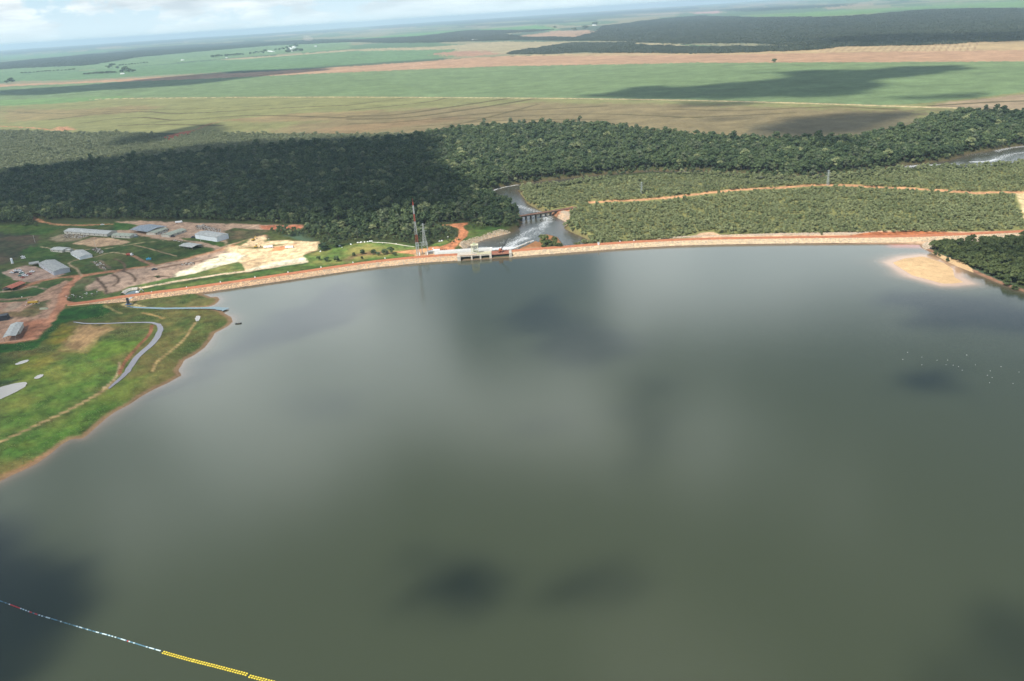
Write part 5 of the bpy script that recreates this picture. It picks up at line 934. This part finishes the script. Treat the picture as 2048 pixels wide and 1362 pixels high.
house('open_shed', 'grey roofed open shed with dark inside below the white warehouse', 'shed', y4(1180, 520), y4(1400, 552), 13, 3.0, 1.0, RGL, WSH, kind='back')
house('shed', 'left one of the pair of small pale roofed sheds in the meadow', 'shed', y3(935, 545), y3(1150, 565), 11, 2.8, 1.1, RGL, WSH, windows=2)
house('annex', 'low pale annex joining the pair of small meadow sheds', 'shed', y3(1165, 555), y3(1290, 560), 5, 2.4, .7, RGL, WSH)
house('shed', 'right one of the pair of small meadow sheds, with open dark end', 'shed', y3(1310, 600), y3(1475, 695), 13, 3.0, 1.3, RGL, WW, windows=3)
house('main_shed', 'large grey roofed shed with grey end wall beside the parking yard', 'shed', y3(718, 800), y3(990, 962), 15.5, 4.2, 1.5, RG, WGY, windows=4)
house('side_wing', 'low wing at the back corner of the big parking yard shed', 'shed', y3(545, 822), y3(712, 795), 9, 3.2, 1.0, RG, WSH, kind='back')
house('red_roof_house', 'red roofed house with dark veranda at the left edge of the camp', 'house', y3(215, 1270), y3(470, 1165), 11, 2.8, 1.5, RRED, WSH, kind='back')
house('tin_shed', 'light roofed shed with dark open gable on the bare red yard', 'shed', y6(345, 1030), y6(520, 732), 8.6, 4.2, .9, RGL, WSH, kind='half')
t = thing('covered_pile', 'black tarpaulin covered block at the left edge of the red yard', 'tarpaulin', (*G(-6, 644, .8), .8), .35)
MB().box(-3, 9.0, 0, 8, 0, 4.4, taper=.7).build('tarpaulin', M('black_tarp', (.016, .018, .022), .5, .5, .3), t); MB().box(-3.4, 9.4, -.4, .2, 0, .35).build('edge_weight', MPO, t)
x, y = G(*y3(235, 812), .8); t = thing('water_tank', 'tall white upright tank standing alone in the left meadow', 'tank', (x, y, .8), .1)
MB().bar((0, 0, .6), (0, 0, 5.8), 1.15, 0, 12).build('tank', WW, t); MB().bar((0, 0, 5.8), (0, 0, 6.2), 1.2, 0, 12, .7).build('lid', MWH, t); MB().box(-1.2, 1.2, -1.2, 1.2, 0, .6).build('plinth', MCON, t)
x, y = G(297.5, 520.5, .8); t = thing('blue_tank', 'bright blue tank on the camp lawn', 'tank', (x, y, .8), .2); MBL = M('blue_plastic', (.03, .22, .34), .5, 1, .2)
MB().bar((-2.2, 0, 1.3), (2.6, 0, 1.3), 1.25, 0, 10).build('tank', MBL, t); MB().bar((.2, 0, 2.4), (.2, 0, 3.4), .35, 0, 8).build('filler_neck', MBL, t); MB().box(-1.8, 2.2, -1, 1, 0, .4).build('cradle', MPO, t)
# vehicles
def mp(n, c): return M(n, c, .35, 1, .08, spec=.5)
PW, PD, PG, PR, PY = mp('white_body', (.75, .76, .76)), mp('dark_body', (.03, .03, .035)), mp('green_body', (.03, .12, .08)), mp('red_body', (.35, .07, .04)), mp('yellow_body', (.48, .30, .04))
GLS = M('glass', (.02, .03, .035), .15, 1, .1, spec=.6)
def wheels(t, xs, w, r=.38):
    for x in xs:
        for y in (-w, w): MB().bar((x, y-.12, r), (x, y+.12, r), r, 0, 10).build('wheel', MDK, t)
def car(px, py, rz, paint, label, name='car', s=1.0):
    x, y = G(px, py, .8); t = thing(name, label, 'car', (x, y, .8), rz); t.scale = (s, s, s)
    MB().box(-2.2, 2.2, -.88, .88, .35, .95, taper=.06).build('body', paint, t); MB().box(-1.3, 1.0, -.78, .78, .95, 1.5, taper=.25).build('cabin', GLS, t); MB().box(-1.0, .7, -.55, .55, 1.5, 1.56).build('roof', paint, t); wheels(t, (-1.4, 1.4), .85, .36)
def truck(px, py, rz, paint, bed, label, L=7.5, kind='truck'):
    x, y = G(px, py, .8); t = thing(kind, label, 'truck', (x, y, .8), rz)
    MB().box(L*.5-2.0, L*.5, -1.2, 1.2, .6, 2.7, taper=.12).build('cab', paint, t); MB().box(L*.5-.12, L*.5-.02, -1.0, 1.0, 1.6, 2.4).build('windscreen', GLS, t)
    m = MB(); m.box(-L/2, L/2-2.2, -1.25, 1.25, .8, 1.0); m.box(-L/2, L/2-2.2, -1.25, -1.15, 1.0, 2.4); m.box(-L/2, L/2-2.2, 1.15, 1.25, 1.0, 2.4); m.box(-L/2, -L/2+.1, -1.15, 1.15, 1.0, 2.4); m.box(-L/2+.1, L/2-2.3, -1.15, 1.15, 1.0, 2.1); m.build('bed', bed, t); wheels(t, (-L*.36, -L*.2, L*.36), 1.15, .5)
def digger(px, py, rz, paint, label):
    x, y = G(px, py, .8); t = thing('excavator', label, 'excavator', (x, y, .8), rz)
    for q in (-1.1, 1.1): MB().box(-1.9, 1.9, q-.3, q+.3, 0, .8, taper=.1).build('track', MDK, t)
    MB().box(-1.7, 1.2, -1.3, 1.3, .9, 2.1, taper=.1).build('body', paint, t); MB().box(0, 1.3, .2, 1.2, 2.1, 3.0, taper=.1).build('cab', GLS, t)
    MB().bar((1.0, -.3, 1.8), (3.6, -.3, 4.4), .28, 0, 4).build('boom', paint, t); MB().bar((3.6, -.3, 4.4), (5.0, -.3, 1.6), .2, 0, 4).build('arm', paint, t); MB().box(4.5, 5.5, -.8, .2, .5, 1.5, taper=.15).build('bucket', MDK, t)
car(304+5, 540, .3, PD, 'black pickup parked on the bare dirt above the canal', 'pickup', 1.35)
truck(260, 511, -.35, PW, PR, 'white cab truck with rust red bed on the camp lawn'); truck(358, 446, .15, PW, PW, 'white truck on the dirt road at the forest edge', 8.5)
car(205, 450, .05, PW, 'white car on the dirt road above the long shed'); car(387, 475.5, .1, PD, 'dark car at the left end of the white warehouse', s=1.3); car(346, 473.5, .1, PD, 'dark car in front of the mossy shed', s=1.2)
truck(268, 473.5, -.1, PW, PW, 'white truck at the right end of the low mossy shed', 6); car(273, 475, .2, PG, 'green car beside the white truck behind the sandy yard')
for i, (a, b_, p, lb) in enumerate(((225, 990, PW, 'white car at the left end of the parking yard'), (300, 950, PW, 'white van parked furthest back in the yard'), (310, 985, PD, 'dark car in the middle of the parking yard row'), (365, 945, PW, 'white car in the back row of the parking yard'), (385, 980, PW, 'white car in the centre of the parking yard'), (410, 1000, PG, 'green car between the white ones in the parking yard'),
                                     (380, 1050, PG, 'green truck-sized car at the front of the parking yard'), (440, 1030, PW, 'white car right of the green one in the parking yard'), (480, 1045, PW, 'rightmost white car of the parking row'), (420, 1075, PW, 'white car nearest the red roofed house'), (600, 970, PW, 'white pickup standing apart in the yard, facing the big shed'), (545, 1015, PD, 'dark red car standing apart near the yard exit'))):
    q = y3(a, b_); car(q[0], q[1], -.5+.3*(i % 3), p if 'red' not in lb else PR, lb, 'van' if 'van' in lb else 'car', 1.15)
car(*y3(425, 690), .1, PW, 'white car alone on the meadow beside the tall tank'); car(*y3(438, 718), .2, PW, 'pale car below the other one on the meadow')
digger(512, 495, .2, PY, 'yellow excavator on the sand yard beside the white trailers'); digger(507, 481, 1.0, PY, 'yellow excavator on the ramp into the sand yard')
truck(537, 496, .05, PW, PW, 'white box truck on the sand yard', 10); truck(579, 496.5, -.15, PW, PW, 'white truck at the right side of the sand yard', 9)
digger(276, 587, .3, PW, 'white excavator at the head of the canal by the dam road'); truck(67, 607, .05, PY, PY, 'mustard yellow lorry on the waste ground', 9)
x, y = G(88, 618, .8); t = thing('upturned_boat', 'pale green overturned boat on the waste ground', 'boat', (x, y, .8), -.12); MHB = M('boat_hull', (.30, .32, .22), .6, 1, .2)
m = MB(); n = 8
for i in range(n+1):
    u = i/n*2-1; w = 1.6*(1-u**4)**.5+.02; h = 1.5*(1-.5*u*u) if abs(u) < 1 else .4
    m.v += [(u*4.4, -w, 0), (u*4.4, -w*.8, h*.7), (u*4.4, 0, h), (u*4.4, w*.8, h*.7), (u*4.4, w, 0)]
    if i: o = (i-1)*5; m.f += [(o+j, o+j+5, o+j+6, o+j+1) for j in range(4)]; m.m += [0]*4
m.build('hull', MHB, t); MB().box(-4.3, 4.3, -.08, .08, 1.2, 1.62).build('keel', MPO, t)
# intake tower and canal head
x, y = G(257.5, 610, .8); t = thing('intake_tower', 'black intake tower on blue legs at the end of the narrow channel', 'intake tower', (x, y, .4), 0)
MB().box(-.9, .9, -.9, .9, 1.4, 7.0, taper=.1).build('shaft', MDK, t)
for a in (-1.2, 1.2): MB().bar((a, -1, 0), (a*.7, 0, 1.6), .22, 0, 4).build('leg', MBL, t)
MB().box(-2.4, 2.4, -1.6, 1.6, 1.2, 1.5).build('platform', M('blue_steel', (.05, .12, .24), .5, 1, .2), t); MB().box(-.9, .9, 0, 9, 4.6, 4.8).build('footbridge', MGA, t)
cp = smooth(GP(Z(200, 560, 7.314, [(320, 215), (345, 185), (400, 155), (480, 135), (560, 128)]), .8), 2); V, Fq = sweep(resample(cp, 1.5), [(-2.2, .9), (0, 2.6), (.6, 2.6), (3.0, .9)])
t = thing('concrete_canal', 'curved pale concrete lining at the head of the canal', 'canal lining'); link('lining', mesh_np('lining', V, Fq, [MCON]), t)
pb = smooth(GP(Z(200, 560, 7.314, [(360, 225), (400, 190), (470, 165), (540, 150), (570, 165), (520, 200), (440, 235)]), .8), 2, True); MB().prism([tuple(q) for q in pb], .5, 1.12).build('basin_floor', M('blue_lining', (.13, .17, .19), .7, 1, .2), t)
t = thing('canal_fence', 'row of short white posts along the canal from its curved head', 'fence')
for q in resample(GP([(262, 580.5), (283, 575.5), (347, 565), (412, 554), (470, 545)]), 4.5): MB().box(q[0]-.2, q[0]+.2, q[1]-.2, q[1]+.2, .6, 1.3).build('post', MCON, t)
t = thing('crest_fence', 'row of dark fence posts behind the left dam crest near the spillway', 'fence')
for q in resample(GP([(861, 503.5), (880, 501.5), (893, 500.5)], .8), 1.9): MB().box(q[0]-.22, q[0]+.22, q[1]-.2, q[1]+.2, .6, 2.6).build('post', MDK, t)
for i, (px, py) in enumerate(((303, 584), (373, 574.5), (441, 565), (510, 555), (576, 545), (642, 535), (706, 525.5), (770, 517), (1268, 482), (1240, 483.5))):
    x, y = G(px, py, CREST_Z); x2 = np.array((x, y)); t = thing('marker_block', 'white marker block on the dam crest, '+('first', 'second', 'third', 'fourth', 'fifth', 'sixth', 'seventh', 'eighth', 'tenth', 'ninth')[i]+' from the left', 'marker', (x, y, CREST_Z*(1 if i > 1 else .85)), sa, 'white marker blocks along the dam')
    MB().box(-.5, .5, -.4, .4, 0, .9, taper=.1).build('block', MWH, t); MB().bar((0, 0, .9), (0, 0, 1.5), .06).build('rod', MWH, t)
x, y = G(1197, 489.5, CREST_Z); t = thing('guard_hut', 'tiny white hut on the right dam crest by the river corner', 'hut', (x, y, CREST_Z), .1)
MB().box(-.8, .8, -.8, .8, 0, 2.3).build('wall', MWH, t); MB().box(-1, 1, -1, 1, 2.3, 2.5).build('roof', MGA, t)
# white boulders at the forest edge
MWR_ = M('white_rock', (.74, .73, .70), .8, 1.2, .12)
for i, (px, py, s, lb) in enumerate(((679, 492, 2.6, 'lone big white boulder left of the others at the forest edge'), (684, 495, 1.1, 'small white stone in front of the lone boulder'), (702, 489, 2.4, 'white boulder midway along the forest edge'), (716, 485.5, 2.2, 'leftmost white boulder of the tight cluster'), (722, 485, 3.0, 'biggest white boulder of the tight cluster'), (729, 484.5, 2.3, 'third white boulder of the tight cluster'),
        (735, 484, 2.0, 'white boulder in the middle of the right half of the cluster'), (740, 483, 2.5, 'next to last white boulder of the cluster'), (744, 482.5, 2.2, 'rightmost white boulder of the tight cluster'), (756, 485, 1.4, 'small white stone right of the boulder cluster'), (765, 486, 1.1, 'smallest white stone right of the boulder cluster'), (641, 503, 2.2, 'white boulder at the corner of the sand yard and slope'),
        (792, 488, 1.7, 'white stone on the low wall of the grassy slope'), (879, 483, 2.3, 'left white boulder of the pair beside the red road'), (884, 482, 2.8, 'right white boulder of the pair beside the red road'), (896, 474, 1.5, 'small white stone at the wood beside the red road'), (866, 497, 1.8, 'pale stone at the edge of the crest road yard'))):
    x, y = G(px, py, .8); o = link('white_boulder', RK[0].copy(), None, label=lb, cat='boulder', group='white boulders along the forest edge'); o.data.materials[0] = MWR_; o.location = (x, y, .9); o.scale = (s*1.1, s, s*.95); o.rotation_euler = (0, 0, i)
low = resample(smooth(GP(zD((980, 712), (1200, 722), (1310, 738), (1480, 768), (1560, 775)), .8), 2), 2.2)
t = thing('kerb_wall', 'thin pale kerb curving along the top of the grassy slope', 'wall'); V, Fq = sweep(low, [(-.25, .6), (-.25, 1.3), (.25, 1.3), (.25, .6)]); link('kerb', mesh_np('kerb', V, Fq, [MCON]), t)
# rubble and stacked material in the camp
def rubble(poly, n, mats, label, s0=.3, s1=.9, hh=.5):
    P = GP(poly, .8); p = fill(P, 1.0, 0); p = p[rng.permutation(len(p))[:n]]; m = MB()
    for x, y in p:
        a, b_, h = rng.uniform(s0, s1, 3); r = rng.random()*3.1; c_, s_ = math.cos(r), math.sin(r)
        q = [(x+c_*u-s_*v, y+s_*u+c_*v) for u, v in ((-a, -b_*.6), (a, -b_*.6), (a, b_*.6), (-a, b_*.6))]; m.prism(q, .6, .8+h*hh*1.6, int(rng.integers(0, len(mats))))
    m.build('rubble', mats, kind='stuff', label=label)
MPL = M('pallet_grey', (.45, .45, .42), .9, 1, .25); MBW = M('brown_scrap', (.14, .11, .085), .9, 1, .3)
for poly, n, lb in (([y3(*q) for q in ((1170, 275), (1400, 245), (1680, 262), (1640, 300), (1500, 340), (1200, 330))], 170, 'rows of pale stacked material below the long shed'), ([y3(*q) for q in ((1700, 560), (1780, 510), (1860, 530), (1940, 590), (1890, 630), (1800, 600))], 90, 'pile of pale building scrap in the meadow'),
                    ([y4(*q) for q in ((690, 300), (860, 290), (1060, 340), (1000, 380), (900, 350), (760, 330))], 110, 'scrap in front of the narrow sheds'), ([y4(*q) for q in ((1460, 190), (1600, 160), (1660, 200), (1900, 250), (1890, 290), (1600, 260), (1480, 230))], 230, 'dark and pale scrap strewn behind the white warehouse'),
                    ([y4(*q) for q in ((880, 245), (1000, 250), (980, 300), (900, 310))], 50, 'scrap heap between the two narrow sheds'), ([y4(*q) for q in ((1080, 430), (1240, 445), (1230, 470), (1090, 445))], 24, 'line of loose blocks by the camp road'),
                    ([y4(*q) for q in ((1200, 830), (1450, 800), (1440, 850), (1230, 860))], 40, 'stones on the bare strip above the canal'), (z1((590, 870), (700, 850), (960, 830), (940, 870), (760, 890), (620, 910)), 26, 'loose blocks on the waste ground by the fork'),
                    ([y6(*q) for q in ((600, 280), (880, 250), (900, 300), (640, 340))], 40, 'yellowish scrap beside the mustard lorry'), ([y3(*q) for q in ((1700, 780), (1850, 770), (2000, 880), (1980, 920), (1800, 860))], 50, 'grey spoil heaps at the edge of the meadow')):
    rubble(poly, n, [MPL, MBW, MBW, MCON], lb)
for q, s in ((y6(495, 160), 1.2), (y6(815, 242), 1.3), (y6(580, 350), 1.0), (y6(620, 205), .7)):
    x, y = G(*q, .8); o = link('white_sack', RK[1].copy(), None, label={1.2: 'white sack on the dark grass strip', 1.3: 'white sack beside the mustard lorry', 1.0: 'white sack on the pink dirt patch', .7: 'small pale sack by the side track'}[s], cat='sack'); o.data.materials[0] = MWR_; o.location = (x, y, .9); o.scale = (s, s, s)
for (px, py), h, lb in (((540, 492), 9, 'utility pole on the sand yard behind the box truck'), (y4(600, 290), 9, 'dark pole in front of the blue-grey workshop'), (y4(735, 300), 8, 'dark pole right of the blue-grey workshop'), (y4(1548, 450), 9, 'pale pole in front of the white warehouse'), (y3(655, 420), 9, 'thin pole in the far left meadow'), (y3(1780, 490), 8, 'pole behind the scrap pile in the meadow')):
    x, y = G(px, py, .8); t = thing('utility_pole', lb, 'pole', (x, y, .8), 0); MB().bar((0, 0, 0), (0, 0, h), .15, 0, 6, .1).build('shaft', MPL, t); MB().box(-.9, .9, -.07, .07, h-.8, h-.65).build('cross_arm', MPL, t)
# ------------------------------------------------------------------ far farms
for e0, e1, w, hgt, lb in ((zE(1148, 352), zE(1225, 366), 30, 7, 'white farm shed at the end of the far tree row'), (zE(1495, 300), zE(1545, 318), 28, 7, 'left white shed of the far farm'), (zE(1566, 282), zE(1603, 284), 22, 14, 'rounded white barn behind the far farm'), (zE(432, 470), zE(456, 472), 10, 4, 'tiny white hut in front of the far tree row'),
                           ((361, 118.5), (366, 118.3), 14, 5, 'tiny white building alone on the far green field'), ((240, 147), (247, 146.6), 12, 5, 'little farmhouse among the dark field trees'), (zB(*((712, 236),)), zB(*((745, 234),)), 30, 7, 'pale shed by the dark forest belt'), ((1184, 50.5), (1191, 50.2), 25, 8, 'white farm building near the far forest clump'),
                           (zE(1975, 268), zE(1995, 266), 20, 8, 'white hut right of the far farm'), (zE(1560, 360), zE(1590, 362), 20, 6, 'grey roofed farm building among the far trees')):
    e0 = e0[0] if isinstance(e0, list) else e0; e1 = e1[0] if isinstance(e1, list) else e1
    house('farm_shed', lb, 'farm building', e0, e1, w, hgt, hgt*.3, MWH, MWH, door=False)
m = MB(); x, y = G(618, 83, 0); mdz = bpy.data.materials.new('dust'); mdz.use_nodes = True; mdz.node_tree.nodes.clear(); pv = mdz.node_tree.nodes.new('ShaderNodeVolumePrincipled'); pv.inputs['Density'].default_value = .008; pv.inputs['Color'].default_value = (.95, .8, .7, 1)
mo = mdz.node_tree.nodes.new('ShaderNodeOutputMaterial'); mdz.node_tree.links.new(pv.outputs[0], mo.inputs['Volume'])
rings = ((0, 40, 18), (22, 75, 30), (48, 85, 36), (75, 60, 28), (92, 20, 10))
for z, a, b_ in rings: m.v += [(x+20*(z/90)*-1+math.cos(t)*a, y+math.sin(t)*b_, z+hz(x, y)) for t in np.arange(10)*math.pi/5]
m.f = [(r*10+i, r*10+(i+1) % 10, r*10+10+(i+1) % 10, r*10+10+i) for r in range(4) for i in range(10)]+[tuple(range(10))[::-1], tuple(range(40, 50))]; m.m = [0]*len(m.f)
m.build('dust_plume', mdz, kind='stuff', label='pinkish dust plume over a far field')
# ------------------------------------------------------------------ things afloat
MYF = M('float_yellow', (.72, .56, .05), .5, 2, .12); FC_ = dict(b=M('drum_blue', (.10, .22, .28), .5, 2, .2), w=M('drum_white', (.62, .74, .74), .5, 2, .1), r=M('drum_red', (.50, .03, .03), .5, 2, .1), d=M('drum_dark', (.05, .10, .11), .5, 2, .2))
zF = lambda pts: Z(0, 1180, 3.413, pts)
def drum_mesh(mat, L=.7, r=.24, nm='drum', two=0):
    m = MB()
    for yy in ((0,) if not two else (-two, two)):
        m.bar((-L*.42, yy, .08), (L*.42, yy, .08), r, 0, 8); m.bar((-L*.5, yy, .08), (-L*.42, yy, .08), r*.75, 0, 8, r); m.bar((L*.42, yy, .08), (L*.5, yy, .08), r, 0, 8, r*.75)
    me = bpy.data.meshes.new(nm); me.from_pydata(m.v, [], m.f); me.materials.append(mat); me.update(); return me
DM = {k: drum_mesh(v) for k, v in FC_.items()}
pl = resample(smooth(GP(zF([(-260, -20), (-100, 38), (0, 75), (110, 115), (250, 168), (370, 202), (470, 233), (560, 259), (650, 286), (760, 314), (900, 358), (1000, 389), (1092, 415)])), 2), .82)
t = thing('drum_boom', 'floating boom of small blue-green drums at the lower left', 'boom'); zr = np.linspace(0, 1, len(pl))
for i, q in enumerate(pl):
    d = pl[min(i+1, len(pl)-1)]-pl[max(i-1, 0)]; X0 = i/len(pl)
    fx = (q[0]-pl[0][0])/(pl[-1][0]-pl[0][0]); k = 'r' if (.275 < fx < .33 or abs(fx-.385) < .007 or abs(fx-.415) < .008 or abs(fx-.86) < .004) else ('w' if rng.random() < .12+.35*fx else ('b' if rng.random() < .35+.4*fx else 'd'))
    o = link('drum', DM[k], t); o.location = (q[0], q[1], 0); o.rotation_euler = (0, 0, math.atan2(d[1], d[0]))
m = MB(); [m.bar((*pl[i], .1), (*pl[i+1], .1), .05, 0, 3) for i in range(len(pl)-1)]; m.build('cable', MDK, t)
YM = drum_mesh(MYF, .74, .27, 'float', .42)
for pts, lb in (([(1118, 428), (1220, 457), (1316, 483)], 'short first section of yellow floats next to the drum boom'), ([(1324, 485), (1480, 524), (1682, 577)], 'long middle section of yellow floats'), ([(1708, 591), (1870, 632), (2100, 700)], 'last section of yellow floats leaving the picture at the bottom')):
    p = resample(GP(zF(pts)), 1.12); t = thing('float_boom', lb, 'boom', group='yellow float booms'); m = MB()
    for i, q in enumerate(p):
        d = p[min(i+1, len(p)-1)]-p[max(i-1, 0)]; an = math.atan2(d[1], d[0]); o = link('float', YM, t); o.location = (q[0], q[1], .06+.03*math.sin(i*1.7)); o.rotation_euler = (0, 0, an+.03*math.sin(i*2.3))
    for s in (-.42, .42): m.bar((*p[0], .1), (*p[-1], .1), .05)
    m.build('cable', MDK, t)
pts = Z(1400, 640, 3.16, [(1312, 205), (1402, 235), (1402, 284), (1498, 255), (1555, 284), (1565, 254), (1600, 286), (1634, 295), (1657, 318), (1686, 222), (1740, 284), (1834, 322), (1816, 350), (1846, 364), (1830, 397), (1902, 296), (1978, 402), (2016, 330), (1282, 250)])
me = drum_mesh(MPL, .42, .15, 'float')
for i, (px, py) in enumerate(pts):
    x, y = G(px, py); o = link('net_float', me, None, label='tiny white float scattered on the right side of the lake', cat='float', group='white net floats on the right of the lake'); o.location = (x, y, 0); o.rotation_euler = (0, 0, i)
x, y = G(477, 647.5); t = thing('rowing_boat', 'small dark boat alone off the left shore point', 'boat', (x, y, 0), .15); m = MB()
for i in range(9):
    u = i/8*2-1; w = .9*(1-u**4)**.5+.03
    m.v += [(u*2.6, -w, .5+.15*u*u), (u*2.6, -w*.6, -.1), (u*2.6, w*.6, -.1), (u*2.6, w, .5+.15*u*u)]
    if i: o = (i-1)*4; m.f += [(o+j, o+j+4, o+j+5, o+j+1) for j in range(3)]; m.m += [0]*3
m.build('hull', MDK, t); MB().box(-.6, -.2, -.75, .75, .3, .36).box(.8, 1.2, -.7, .7, .3, .36).build('thwart', MPO, t)
